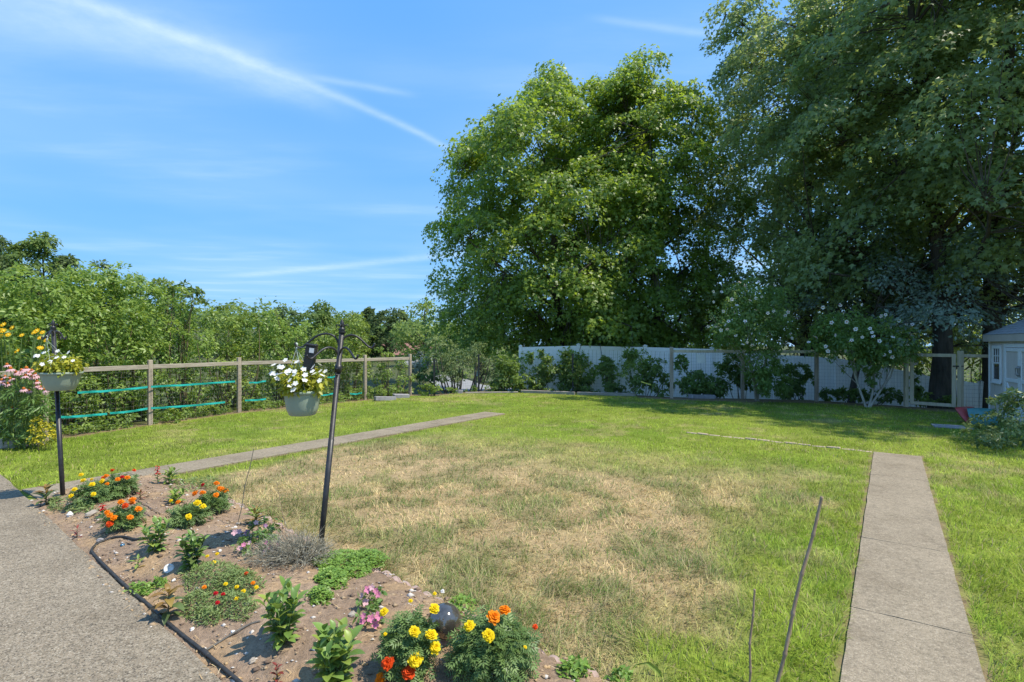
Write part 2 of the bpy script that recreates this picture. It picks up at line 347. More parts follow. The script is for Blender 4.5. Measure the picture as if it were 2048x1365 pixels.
M['moss'] = mat_leaf('moss_rose_leaf', (0.111, 0.176, 0.046), (0.247, 0.312, 0.111), (.28, .36, .08), .22, .5, .35)
M['lavender'] = mat_leaf('lavender_leaf', (.22, .205, .155), (.40, .375, .30), (.3, .29, .22), .18, .8, .1)
M['cone_leaf'] = mat_leaf('coneflower_leaf', (0.088, 0.176, 0.043), (0.203, 0.311, 0.081), (.28, .40, .06), .3, .42, .4)
M['vincaleaf'] = mat_leaf('yellowing_vinca_leaf', (.20, .27, .03), (.50, .46, .04), (.62, .60, .05), .35, .4, .4)
M['gold'] = mat_leaf('golden_sedum', (.30, .30, .02), (.58, .48, .03), (.6, .55, .04), .25, .5, .3)
def petal(name, c, c2=None, tf=.3): return mat_leaf(name, c, c2 or c, tuple(min(1, x*1.1) for x in c), tf, .6, .2)
M['p_yellow'] = petal('yellow_petal', (.80, .60, .01), (.85, .68, .03))
M['p_orange'] = petal('orange_petal', (.80, .24, .005), (.86, .38, .01))
M['p_red'] = petal('orange_red_petal', (.66, .07, .008), (.75, .12, .01))
M['p_crimson'] = petal('crimson_petal', (.50, .01, .02), (.6, .02, .03))
M['p_white'] = petal('white_petal', (.80, .80, .78), (.85, .84, .83))
M['p_pink'] = petal('pink_petal', (.66, .24, .38), (.74, .42, .52))
M['p_palepink'] = petal('pale_pink_petal', (.68, .42, .46), (.78, .58, .60))
M['p_purple'] = petal('mauve_petal', (.44, .22, .36), (.56, .34, .46))
M['p_cream'] = petal('cream_blossom', (.30, .33, .22), (.52, .52, .42))
M['p_gold'] = petal('golden_petal', (.82, .46, .01), (.85, .55, .02))
M['c_orange'] = mat_noise('orange_cone', (.36, .085, .012), (.52, .17, .03), 90, .8, .8, 300, .2)
M['c_yellow'] = mat_noise('yellow_centre', (.65, .5, .05), (.75, .62, .1), 90, .8, .5, 300, .2)
M['bagred'] = mat_noise('red_plastic_bag', (.30, .03, .035), (.42, .07, .07), 7, .35, .5, 16, .5, bd=.02)
M['bagteal'] = mat_noise('teal_plastic_bag', (.02, .14, .15), (.08, .25, .25), 7, .35, .5, 16, .5, bd=.02)
M['bagwhite'] = mat_noise('white_plastic_print', (.6, .6, .6), (.72, .72, .72), 9, .4, .3, 30, .4)
M['roofbrown'] = mat_noise('red_brown_roof', (.20, .10, .08), (.30, .16, .13), 4, .9, .4, 30, .1)
M['stucco'] = mat_noise('pale_stucco', (.55, .50, .44), (.62, .57, .5), 4, .9, .1, 30, .1)
M['road'] = mat_noise('grey_road', (.20, .20, .205), (.28, .28, .285), 2, .95, .3, 40, .1)
M['carpaint'] = mat_noise('silver_car_paint', (.5, .51, .53), (.56, .57, .58), 1, .3, 0, 1, .5, .3)
M['rubber'] = mat_noise('tyre_rubber', (.012,)*3, (.02,)*3, 9, .9, 0, 1, .1)
M['ytape'] = mat_noise('yellow_plastic', (.6, .55, .08), (.68, .62, .12), 9, .5, 0, 1, .3)

# ------------------------------------------------------------------ yard geometry in its own axes
bRL = np.mean([ab(P(1748, 907))[1], ab(P(1680, 1365))[1]]); bRR = np.mean([ab(P(1842, 914))[1], ab(P(1970, 1365))[1]])
aRend = np.mean([ab(P(1748, 907))[0], ab(P(1842, 914))[0]])
bLU = np.mean([ab(P(366, 929))[1], ab(P(240, 947))[1], ab(P(505, 904.5))[1]]); bLL = np.mean([ab(P(265, 967))[1], ab(P(357, 948))[1], ab(P(465, 929))[1]])
aLend = ab(P(1030, 831))[0]
_pe = [ab(P(*p)) for p in ((0, 950), (100, 1043), (210, 1147), (320, 1254), (435, 1365))]
_pk = np.polyfit([q[1] for q in _pe], [q[0] for q in _pe], 1)
def aE(b): return _pk[0]*np.asarray(b)+_pk[1]               # patio edge, along the yard axes
aPat = float(aE(bLL))
bed_far_px = [(95, 999), (265, 968), (330, 953), (450, 1000), (560, 1056), (650, 1108), (760, 1152), (860, 1196), (1000, 1264), (1090, 1317), (1200, 1368), (1420, 1500)]
bed_poly = [tuple(P(*p)[:2]) for p in bed_far_px]+[tuple(xy(float(aE(3.2))-.07, 3.2)), tuple(xy(float(aE(bLL))-.07, bLL+.0))]
print('AXES', bRL, bRR, aRend, bLU, bLL, aLend, aPat)

# fence lines (ground plan)
LF = [P(90, 881), P(300, 850), P(478, 825), P(730, 800), P(820, 790)]
BF = [P(868, 792), P(957, 785), P(1145, 785), P(1343, 797), P(1485, 797), P(1633, 803), P(1812, 814), P(1921, 822)]
def back_dist(x, y):                                     # metres beyond the back fence line
    xs = np.array([-60, BF[0][0], BF[1][0], BF[2][0], BF[3][0], BF[5][0], BF[7][0], 16, 60]); ys = np.array([17.2, BF[0][1], BF[1][1], BF[2][1], BF[3][1], BF[5][1], BF[7][1], 11.0, 11.0])
    return y-np.interp(x, xs, ys)
def T(x, y):
    x = np.asarray(x, float); y = np.asarray(y, float); d = back_dist(x, y)
    drop = .28*sstep(d, .3, 2.0)+.75*sstep(d, 2.0, 4.5)*sstep(x, 4, 12)
    drop = drop+np.interp(d, [2, 22, 60, 200], [0, 1.35, 2.7, 2.7])*sstep(x, -7, -3.5)
    hill = 6*sstep(np.hypot(x, y), 30, 160)*sstep(-x, 8, 60)
    return -drop+hill
def bedz(x, y):
    a, b = ab(np.stack([np.asarray(x, float), np.asarray(y, float)], -1))
    d = np.asarray(a)-aE(b); w = 1.15
    return .018+.085*sstep(d, 0, .45)*(1-.55*sstep(d, .75, 1.35))+.02*(fbm(x, y, 5, 3)-.5)

def drymask(x, y):
    a, b = ab(np.stack([x, y], -1)); n = fbm(x, y, .55, 4)-.5; n2 = fbm(x+31, y, 1.7, 3)-.5
    n3 = fbm(x-13, y+7, 4.5, 3)-.5; m_ = 2.2*n+1.1*n2+.9*n3
    far = 1-sstep(a+1.3*m_, 5.3, 8.5); left = sstep(b+.35*m_, bLL+.2, bLL+.8)
    right = 1-sstep(b+.9*m_, bRL-1.25, bRL-.3); near = sstep(a+.4*n, aE(b)+.9, aE(b)+2.2)*.22+.78
    core = far*left*right*near; patch = .30*sstep(.5*n+.6*n2+.5*n3, .05, .26)*sstep(a, 3.0, 5.0)
    return np.clip(core*(1.08+.9*n2+.8*n3)+patch*(1-core), 0, 1)
def soilmask(x, y):                                      # thin bare earth along walks and fence lines
    a, b = ab(np.stack([x, y], -1)); w = .05*(fbm(x, y, 4, 3)-.25)
    m_ = np.zeros_like(x)
    for bb, a0, a1 in ((bRL, -2, aRend), (bRR, -2, aRend), (bLU, aPat, aLend), (bLL, aPat, aLend)):
        m_ = np.maximum(m_, (1-sstep(abs(b-bb), w, w+.035))*(a > a0)*(a < a1+.1))
    lf = np.array(LF)[:, :2]; yy = np.interp(x, lf[:, 0], lf[:, 1]); dl = y-yy
    m_ = np.maximum(m_, sstep(dl+.5*(fbm(x, y, 2, 3)-.5), -.45, -.2)*(x < LF[-1][0])*(x > -30))
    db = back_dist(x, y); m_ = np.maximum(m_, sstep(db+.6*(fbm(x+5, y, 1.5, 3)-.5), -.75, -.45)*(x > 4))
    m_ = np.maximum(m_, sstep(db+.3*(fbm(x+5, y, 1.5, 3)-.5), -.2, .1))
    return m_
def grass_base(x, y):                                    # leaf colour of the turf, by place
    n = fbm(x, y, .8, 4)[:, None]; n2 = fbm(x+50, y+9, 3.0, 3)[:, None]; d = drymask(x, y)[:, None]
    g = np.array([.185, .30, .028])*(1-n)+np.array([.36, .415, .062])*n
    g = g*(.76+.62*n2); dry = np.array([.70, .53, .285])*(.74+.6*n2); grey = np.array([.26, .30, .125])
    k = sstep(fbm(x+11, y+70, 3.0, 4), .46, .58)[:, None]
    k = np.clip(k+.45*(1-sstep(ab(np.stack([x, y], -1))[0]-aE(ab(np.stack([x, y], -1))[1]), 1.2, 3.2))[:, None]*sstep(n2, .35, .6), 0, 1); dry = dry*(1-.75*k)+grey*.75*k
    return g*(1-d)+dry*d

# ------------------------------------------------------------------ ground sheet
def make_ground():
    den = np.arange(-10, 14.01, .11); xs = np.concatenate([[-900, -500, -300, -200, -140, -100, -75, -55, -40, -30, -24, -19, -15, -12], den, [16, 18, 21, 25, 30, 38, 50, 70, 100, 150, 220, 320, 500, 900]])
    deny = np.arange(1.2, 21.01, .11); ys = np.concatenate([[-60, -20, -8, -3, 0], deny, [22, 23.5, 25.5, 28, 32, 37, 43, 52, 65, 80, 105, 140, 190, 260, 400, 700, 1200]])
    X, Y = np.meshgrid(xs, ys, indexing='ij'); x = X.ravel(); y = Y.ravel(); z = T(x, y)+.012*(fbm(x, y, .7, 3)-.5)*(np.hypot(x, y) < 25)
    nx, ny = len(xs), len(ys); i = np.arange(nx-1)[:, None]*ny+np.arange(ny-1)[None]; i = i.ravel()
    f = np.stack([i, i+ny, i+ny+1, i+1], 1)
    c = grass_base(x, y)*.5; so = soilmask(x, y)[:, None]; d = drymask(x, y)[:, None]
    c = c*(1-.6*d)+np.array([.30, .215, .115])*.6*d
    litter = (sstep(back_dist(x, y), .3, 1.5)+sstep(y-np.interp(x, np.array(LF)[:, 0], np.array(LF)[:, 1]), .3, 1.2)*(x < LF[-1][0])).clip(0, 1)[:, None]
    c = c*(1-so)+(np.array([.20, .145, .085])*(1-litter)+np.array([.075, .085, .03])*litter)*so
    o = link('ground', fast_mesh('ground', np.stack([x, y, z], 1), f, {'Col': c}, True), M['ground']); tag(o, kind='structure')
make_ground()

def slab_path(name, b0, b1, joints, mat, z=.018):
    root = link(name, None); tag(root, kind='structure')
    for a0, a1 in zip(joints[:-1], joints[1:]):
        nb = 5; na = max(3, int((a1-a0)/.18)); mb = MB(); vs = []
        for i in range(na+1):
            for j in range(nb+1):
                a = a0+.004+(a1-a0-.008)*i/na; b = b0+(b1-b0)*j/nb
                if j in (0, nb): b += RNG.normal(0, .002)
                p = xy(a, b); vs.append((p[0], p[1], z+RNG.normal(0, .0012)))
        n1 = nb+1; fs = [(i*n1+j, (i+1)*n1+j, (i+1)*n1+j+1, i*n1+j+1) for i in range(na) for j in range(nb)]
        fs = [f[::-1] for f in fs]
        rim = [i*n1 for i in range(na+1)]+[na*n1+j for j in range(1, nb+1)]+[i*n1+nb for i in range(na-1, -1, -1)]+[j for j in range(nb-1, 0, -1)]
        k = len(vs); vs += [(vs[i][0], vs[i][1], -.06) for i in rim]
        for q in range(len(rim)): q2 = (q+1) % len(rim); fs.append((rim[q], rim[q2], k+q2, k+q))
        mb.add(vs, fs); link('paving_slab', mesh_data('paving_slab', mb), mat, root)
    return root
aj = [ab(P(1725+85, y))[0] for y in (1094, 1245)]
slab_path('concrete_path_right', bRL, bRR, [-2.2, -.6, .9, aj[1], aj[0], aRend-1.75, aRend], M['path'])
slab_path('concrete_path_left', bLU, bLL, [float(aE(bLU))+.03]+[aPat+.012+(aLend-aPat)*k/8 for k in range(1, 9)], M['path'])
def make_patio():
    mb = MB(); b0, b1, a0, a1 = -14, 3.6, -5, aPat
    nb = 60; na = 24; vs = []
    for i in range(na+1):
        for j in range(nb+1):
            bb = b0+(b1-b0)*j/nb; p = xy(a0+(float(aE(bb))-a0)*i/na+(RNG.normal(0, .005) if i == na else 0), bb); vs.append((p[0], p[1], .022+.006*(vnoise(p[0], p[1], .8)-.5)))
    n1 = nb+1; fs = [(i*n1+j, i*n1+j+1, (i+1)*n1+j+1, (i+1)*n1+j)[::-1] for i in range(na) for j in range(nb)]
    k = len(vs); vs += [(vs[na*n1+j][0], vs[na*n1+j][1], -.05) for j in range(n1)]
    for j in range(nb): fs.append((na*n1+j, na*n1+j+1, k+j+1, k+j))
    mb.add(vs, fs); o = link('patio', mesh_data('patio', mb), M['patio']); tag(o, kind='structure')
make_patio()

def make_bed():
    x0, x1 = -6.5, 2.6; y0, y1 = 1.3, 7.2; st = .035
    X, Y = np.meshgrid(np.arange(x0, x1, st), np.arange(y0, y1, st), indexing='ij'); nx, ny = X.shape
    x = X.ravel(); y = Y.ravel(); ins = inpoly(x, y, bed_poly).reshape(nx, ny)
    cell = ins[:-1, :-1] & ins[1:, :-1] & ins[:-1, 1:] & ins[1:, 1:]
    ii, jj = np.nonzero(cell); i = ii*ny+jj; f = np.stack([i, i+ny, i+ny+1, i+1], 1)
    used, inv = np.unique(f, return_inverse=True); f = inv.reshape(f.shape); x = x[used]; y = y[used]
    z = bedz(x, y)+.03*(fbm(x, y, 16, 3)-.5)+.012*(fbm(x, y, 60, 2)-.5)
    e = np.bincount(f.ravel(), minlength=len(x)) < 4; z[e] = -.012
    n = fbm(x, y, 2.2, 4)[:, None]; k = sstep(fbm(x+9, y, 3.5, 4), .5, .62)[:, None]
    c = np.array([.215, .145, .097])*(1-n)+np.array([.36, .26, .18])*n; c = c*(1-.45*k)+np.array([.43, .285, .145])*.45*k
    o = link('flower_bed', fast_mesh('flower_bed', np.stack([x, y, z], 1), f, {'Col': c}, False), M['soil']); tag(o, kind='structure')
    # crumbs, bark chips and pebbles scattered on the soil
    n_ = 3600; px = RNG.uniform(x0, x1, n_*6); py = RNG.uniform(y0, y1, n_*6); m_ = inpoly(px, py, bed_poly); px = px[m_][:n_]; py = py[m_][:n_]; n_ = len(px)
    oc = np.array([(1, 0, 0), (-1, 0, 0), (0, 1, 0), (0, -1, 0), (0, 0, 1), (0, 0, -1)], float)
    of = np.array([(0, 2, 4), (2, 1, 4), (1, 3, 4), (3, 0, 4), (2, 0, 5), (1, 2, 5), (3, 1, 5), (0, 3, 5)])
    s_ = RNG.gamma(2, .0035, n_)+.003; v = oc[None]*s_[:, None, None]*RNG.uniform(.5, 1.3, (n_, 6, 3))*np.array([1.3, 1, .6])
    v += np.stack([px, py, bedz(px, py)+.001], 1)[:, None]
    fc = (of[None]+(np.arange(n_)*6)[:, None, None]).reshape(-1, 3)
    pal = np.array([(.34, .25, .16), (.2, .14, .1), (.5, .46, .42), (.42, .29, .16), (.14, .1, .075)]); cc = np.repeat(pal[RNG.choice(5, n_, p=[.32, .2, .17, .2, .11])], 6, 0)
    o = link('soil_crumbs', fast_mesh('soil_crumbs', v.reshape(-1, 3), fc, {'Col': cc}), mat_vcol('soil_crumb', rough=.9)); tag(o, 'brown crumbs, chips and pebbles on the bed soil', 'soil', kind='stuff')
make_bed()
def bed_straw():
    n = 9000; x = RNG.uniform(-6.5, 2.6, n); y = RNG.uniform(1.3, 7.2, n); m_ = inpoly(x, y, bed_poly) & (RNG.random(n) < .25+sstep(fbm(x+9, y, 3.5, 4), .45, .6)); x = x[m_]; y = y[m_]; n = len(x)
    a = RNG.uniform(0, 6.283, n); L = RNG.uniform(.015, .06, n); w = RNG.uniform(.0012, .0024, n); d = np.stack([np.cos(a), np.sin(a), RNG.normal(0, .12, n)], 1); sd_ = np.stack([-np.sin(a), np.cos(a), np.zeros(n)], 1)
    b = np.stack([x, y, bedz(x, y)+.012], 1); v = np.stack([b-sd_*w[:, None], b+sd_*w[:, None], b+d*L[:, None]+sd_*w[:, None]*.5, b+d*L[:, None]-sd_*w[:, None]*.5], 1)
    f = np.array([(0, 1, 2), (0, 2, 3)])[None]+(np.arange(n)*4)[:, None, None]; pal = np.array([(.52, .38, .2), (.42, .29, .15), (.6, .48, .3)]); c = np.repeat(pal[RNG.integers(0, 3, n)], 4, 0)
    o = link('dry_straw', fast_mesh('dry_straw', v.reshape(-1, 3), f.reshape(-1, 3), {'Col': c}), mat_vcol('straw', rough=.8)); tag(o, 'bits of dry straw and clippings strewn over the bed soil', 'straw', kind='stuff')
bed_straw()

# ------------------------------------------------------------------ grass
shed_c = None
def lawn_mask(x, y):
    a, b = ab(np.stack([x, y], -1)); ok = ~inpoly(x, y, bed_poly)
    ok &= ~((a < aE(b)) & (b < 3.6)); ok &= ~((b > bRL-.0) & (b < bRR+.0) & (a < aRend)); ok &= ~((b > bLU) & (b < bLL) & (a < aLend) & (a > aPat))
    ok &= soilmask(x, y) < RNG.uniform(.25, .9, len(x))
    lf = np.array(LF)[:, :2]; ok &= ~((y > np.interp(x, lf[:, 0], lf[:, 1])) & (x < LF[-1][0])); ok &= back_dist(x, y) < .15
    return ok
def make_grass():
    bands = [(1.9, 4.2, 4200, .070, .0040), (4.2, 6.5, 2300, .064, .0050), (6.5, 9.5, 1000, .055, .0066), (9.5, 13, 520, .055, .0095), (13, 18.5, 300, .055, .0125)]
    out = {0: [], 1: []}
    for y0, y1, dens, ln, wd in bands:
        w = 1.0*y1+.6; n = int(dens*(y1-y0)*2*w); y = RNG.uniform(y0, y1, n); x = RNG.uniform(-w, w, n)
        m_ = (abs(x) < .99*y+.5); x = x[m_]; y = y[m_]; m_ = lawn_mask(x, y); x = x[m_]; y = y[m_]
        d = drymask(x, y); clump = sstep(fbm(x+11, y+70, 3.0, 4), .46, .60); fine = fbm(x, y, 7, 2)
        keep = RNG.random(len(x)) < np.clip(.55+.9*fine*(1-.25*d)+.4*clump*d, 0, 1); x, y, d, clump, fine = [q[keep] for q in (x, y, d, clump, fine)]
        n = len(x); L = ln*RNG.uniform(.55, 1.45, n)*(1+.7*clump*d+.5*(fine-.5)); wd_ = wd*RNG.uniform(.7, 1.35, n)
        col = grass_base(x, y)*RNG.uniform(.55, 1.45, (n, 1)); r = RNG.random(n)
        st = (r < .10+.20*d); col[st] = np.array([.46, .37, .20])*RNG.uniform(.7, 1.15, (st.sum(), 1))
        gr = (r > 1-.20*d*(1+clump)); col[gr] = np.array([.17, .25, .06])*RNG.uniform(.7, 1.2, (gr.sum(), 1))
        az = 4*math.pi*fbm(x-40, y+3, 3.2, 3)+RNG.normal(0, 1.15, n); ln_ = RNG.uniform(.15, 1.1, n); ln_ = ln_+.25*d
        dx = np.cos(az); dy = np.sin(az); base = np.stack([x, y, np.full(n, -.004)], 1)
        side = np.stack([-dy, dx, np.zeros(n)], 1)*wd_[:, None]/2
        dirv = np.stack([dx*np.sin(ln_), dy*np.sin(ln_), np.cos(ln_)], 1); ln2 = np.minimum(ln_+.5, 1.6)
        dir2 = np.stack([dx*np.sin(ln2), dy*np.sin(ln2), np.cos(ln2)], 1)
        if y1 <= 9.5:
            mid = base+dirv*(L*.55)[:, None]; tip = mid+dir2*(L*.55)[:, None]
            v = np.stack([base-side, base+side, mid-side*.8, mid+side*.8, tip], 1); k = 5; f = np.array([(0, 1, 3), (0, 3, 2), (2, 3, 4)])
        else:
            tip = base+(dirv+dir2)*(L*.55)[:, None]; v = np.stack([base-side, base+side, tip], 1); k = 3; f = np.array([(0, 1, 2)])
        out[0 if k == 5 else 1].append((v.reshape(-1, 3), np.repeat(col, k, 0), k, f, n, d))
    allv = []; allf = []; allc = []; off = 0
    for key in (0, 1):
        for v, c, k, f, n, d in out[key]:
            allv.append(v); allc.append(c); allf.append((f[None]+(np.arange(n)*k)[:, None, None]).reshape(-1, 3)+off); off += len(v)
    v = np.concatenate(allv); f = np.concatenate(allf); c = np.concatenate(allc)
    print('GRASS tris', len(f))
    o = link('lawn_grass', fast_mesh('lawn_grass', v, f, {'Col': c}), M['grass']); tag(o, 'short lawn grass, green at the edges and dried to straw in the middle', 'grass', kind='stuff')
make_grass()

# ------------------------------------------------------------------ foliage generators
MAPLE = (np.array([(0, 0, 0), (-.50, .42, -.05), (-.14, .52, .02), (0, 1.0, -.06), (.14, .52, .02), (.50, .42, -.05)]), np.array([(0, 4, 2), (0, 2, 1), (0, 5, 4), (2, 4, 3)]))
OVAL = (np.array([(0, 0, 0), (-.26, .45, .06), (0, 1.0, -.04), (.26, .45, .06)]), np.array([(0, 3, 2), (0, 2, 1)]))
NARROW = (np.array([(0, 0, 0), (-.12, .45, .03), (0, 1.0, -.06), (.12, .45, .03)]), np.array([(0, 3, 2), (0, 2, 1)]))
NEEDLE = (np.array([(-.05, 0, 0), (.05, 0, 0), (0, 1, 0)]), np.array([(0, 1, 2)]))
def pinnate():
    v = []; f = []
    for i, y in enumerate((.18, .36, .54, .72, .88)):
        for s_ in (-1, 1):
            L = .34*(1-.35*abs(y-.45)); b = len(v)
            v += [(0, y, 0), (s_*L*.55, y+.03, .015), (s_*L, y+.20, -.03), (s_*L*.45, y+.15, .015)]; f += [(b, b+1, b+2), (b, b+2, b+3)]
    b = len(v); v += [(0, .85, 0), (-.06, .98, 0), (0, 1.2, -.03), (.06, .98, 0), (-.012, 0, 0), (.012, 0, 0), (0, .9, 0)]; f += [(b, b+3, b+2), (b, b+2, b+1), (b+4, b+5, b+6)]
    return np.array(v, float), np.array(f)
PINNATE = pinnate()
TREFOIL = (np.array([(0, 0, 0), (-.3, .1, .04), (-.42, -.2, .05), (-.15, -.3, .03), (.3, .1, .04), (.42, -.2, .05), (.15, -.3, .03), (-.2, .5, .05), (.2, .5, .05), (0, .55, .06)]),
           np.array([(0, 1, 2), (0, 2, 3), (0, 5, 4), (0, 6, 5), (0, 9, 7), (0, 8, 9)]))
def norm(v): return v/(np.linalg.norm(v, axis=-1, keepdims=True)+1e-9)
def leaf_mesh(name, pos, nrm, tip, size, tint, tmpl):
    tv, tf = tmpl; nrm = norm(nrm); tip = norm(tip-nrm*np.sum(tip*nrm, 1, keepdims=True)); sd_ = np.cross(tip, nrm); n = len(pos)
    v = pos[:, None]+size[:, None, None]*(tv[None, :, 0:1]*sd_[:, None]+tv[None, :, 1:2]*tip[:, None]+tv[None, :, 2:3]*nrm[:, None])
    f = (tf[None]+(np.arange(n)*len(tv))[:, None, None]).reshape(-1, 3)
    return fast_mesh(name, v.reshape(-1, 3), f, {'tint': np.repeat(np.clip(tint, 0, 1), len(tv))})
def cluster_leaves(rng, cen, out, rad, per, size, flat=.3, up=.8, jit=.5, droop=.35, tvar=.18):
    """sprays of leaves: cen (n,3) centres, out (n,3) outward directions, rad (n,) radii"""
    n = len(cen); k = per; axis = norm(np.array([0, 0, up])+out*.75+rng.normal(0, .18, (n, 3)))
    a = norm(np.cross(axis, rng.normal(0, 1, (n, 3)))); b = np.cross(axis, a)
    r = np.sqrt(rng.random((n, k)))*rad[:, None]; th = rng.uniform(0, 2*math.pi, (n, k)); h = rng.normal(0, flat, (n, k))*rad[:, None]*.6-droop*(r**2)/(rad[:, None]+1e-6)
    pos = cen[:, None]+(r*np.cos(th))[..., None]*a[:, None]+(r*np.sin(th))[..., None]*b[:, None]+h[..., None]*axis[:, None]
    rd = np.cos(th)[..., None]*a[:, None]+np.sin(th)[..., None]*b[:, None]
    nr = axis[:, None]+.35*rd+rng.normal(0, jit, (n, k, 3)); tp = rd+out[:, None]*.5+np.array([0, 0, -.45])+rng.normal(0, .5, (n, k, 3))
    tint = np.clip(.45+rng.normal(0, tvar, (n, 1))+rng.normal(0, .2, (n, k)), 0, 1); sz = size*rng.uniform(.5, 1.35, (n, k))
    return [q.reshape(-1, *q.shape[2:]) for q in (pos, nr, tp, sz, tint)]
def limb(mb, a, b, r0, r1, rng, bend=.12, n=5, sides=6, sag=0.0):
    a = np.array(a, float); b = np.array(b, float); L = np.linalg.norm(b-a); t = np.linspace(0, 1, n)[:, None]
    p = a+(b-a)*t; off = rng.normal(0, bend*L, 3); p = p+np.sin(t*math.pi)*off*.5; p[:, 2] += sag*L*np.sin(t[:, 0]*math.pi)
    mb.tube(p, np.linspace(r0, r1, n), sides, cap=False); return p

def maple(name, label, base, top, R, cen=None, z0=2.0, nclu=330, per=70, leaf=.17, mat='maple', trunk=.2, lean=(0, 0), seed=1, prof=None, cr=(.45, .95), twig=True, cat='tree', tmpl=None, bark='bark', inner=.5, group=None, bough=.25):
    rng = np.random.default_rng(seed); base = np.array(base, float); t = thing(name, label, cat, base, group=group)
    cx, cy = (cen if cen is not None else base[:2])-base[:2]; top = top-base[2]; z0 = z0-base[2]
    prof = prof or (lambda q: np.clip(np.sin(np.clip(q*.93+.09, 0, 1)*math.pi)**.62, 0.08, 1))
    ph = rng.uniform(0, 6.28, 8)
    def env(q, th):
        w = 1+.13*np.sin(3*th+ph[0]+4*q)+.10*np.sin(5*th+ph[1]-7*q)+.08*np.sin(9*q*3+2*th+ph[2])
        return R*prof(q)*w
    nb = max(46, nclu//7); m_ = max(3, nclu//nb); q = rng.random(nb*5); keep = rng.random(nb*5) < prof(q)**1.1+.05; q = q[keep][:nb]; nb = len(q); th = rng.uniform(0, 2*math.pi, nb)
    rr = env(q, th)*(1-inner*rng.random(nb)**1.8); rr = np.where(rng.random(nb) < .2, rr*rng.random(nb), rr)
    bc = np.stack([cx+rr*np.cos(th), cy+rr*np.sin(th), z0+(top-z0)*q], 1)
    bo = norm(np.stack([np.cos(th), np.sin(th), .9*(q-.35)], 1)); br = bough*R*rng.uniform(.7, 1.25, nb)*(1-.35*q)
    ax_ = norm(np.array([0, 0, .9])+bo*.55+rng.normal(0, .12, (nb, 3))); e1 = norm(np.cross(ax_, rng.normal(0, 1, (nb, 3)))); e2 = np.cross(ax_, e1)
    r2 = np.sqrt(rng.random((nb, m_)))*br[:, None]; t2 = rng.uniform(0, 6.283, (nb, m_)); h2 = rng.normal(0, .16, (nb, m_))*br[:, None]-.38*r2**2/br[:, None]
    c = (bc[:, None]+(r2*np.cos(t2))[..., None]*e1[:, None]+(r2*np.sin(t2))[..., None]*e2[:, None]+h2[..., None]*ax_[:, None]).reshape(-1, 3)
    out = norm(np.repeat(bo, m_, 0)+.5*((np.cos(t2))[..., None]*e1[:, None]+(np.sin(t2))[..., None]*e2[:, None]).reshape(-1, 3)); n = len(c)
    rad = rng.uniform(cr[0], cr[1], n)*.72; rr = np.repeat(rr, m_); q = np.repeat(q, m_); c[:, 2] = np.maximum(c[:, 2], z0*.8)
    pos, nr, tp, sz, ti = cluster_leaves(rng, c, out, rad, per, leaf)
    link('crown', leaf_mesh('crown', pos, nr, tp, sz, ti, tmpl or MAPLE), M[mat], t)
    mb = MB(); ax = np.array([cx+lean[0], cy+lean[1]]); zt = top*.86
    zs = np.linspace(0, 1, 9); tp_ = np.stack([ax[0]*zs**1.4+.10*np.sin(zs*7+ph[3])*trunk*4, ax[1]*zs**1.4+.1*np.sin(zs*6+ph[4])*trunk*4, zt*zs-.15*(zs == 0)], 1)
    rad_t = trunk*(1-.85*zs)+trunk*.55*np.exp(-zs*18); mb.tube(tp_, rad_t, 9, cap=False)
    link('trunk', mesh_data('trunk', mb, True), M[bark], t)
    mb = MB(); nl = 26; order = rng.permutation(n)
    tipsP = []
    for i in order[:nl]:
        zz = max(z0*.75, c[i, 2]-rr[i]*.75-.3); zz = min(zz, zt*.9); k = zz/zt; st = np.array([np.interp(k, zs, tp_[:, j]) for j in range(3)])
        en = c[i]*.92+st*.08; p = limb(mb, st, en, trunk*.42*(1-.7*k), .018, rng, .1, 6, 6, .05); tipsP.append(p)
    if twig:
        allp = np.concatenate(tipsP+[tp_])
        for i in order[nl:nl+420]:
            d = np.linalg.norm(allp-c[i]-np.array([0, 0, -.2]), axis=1); j = np.argmin(d)
            if d[j] < 4: limb(mb, allp[j], c[i], .022, .006, rng, .1, 4, 4)
    link('limbs', mesh_data('limbs', mb, True), M[bark], t)
    return t

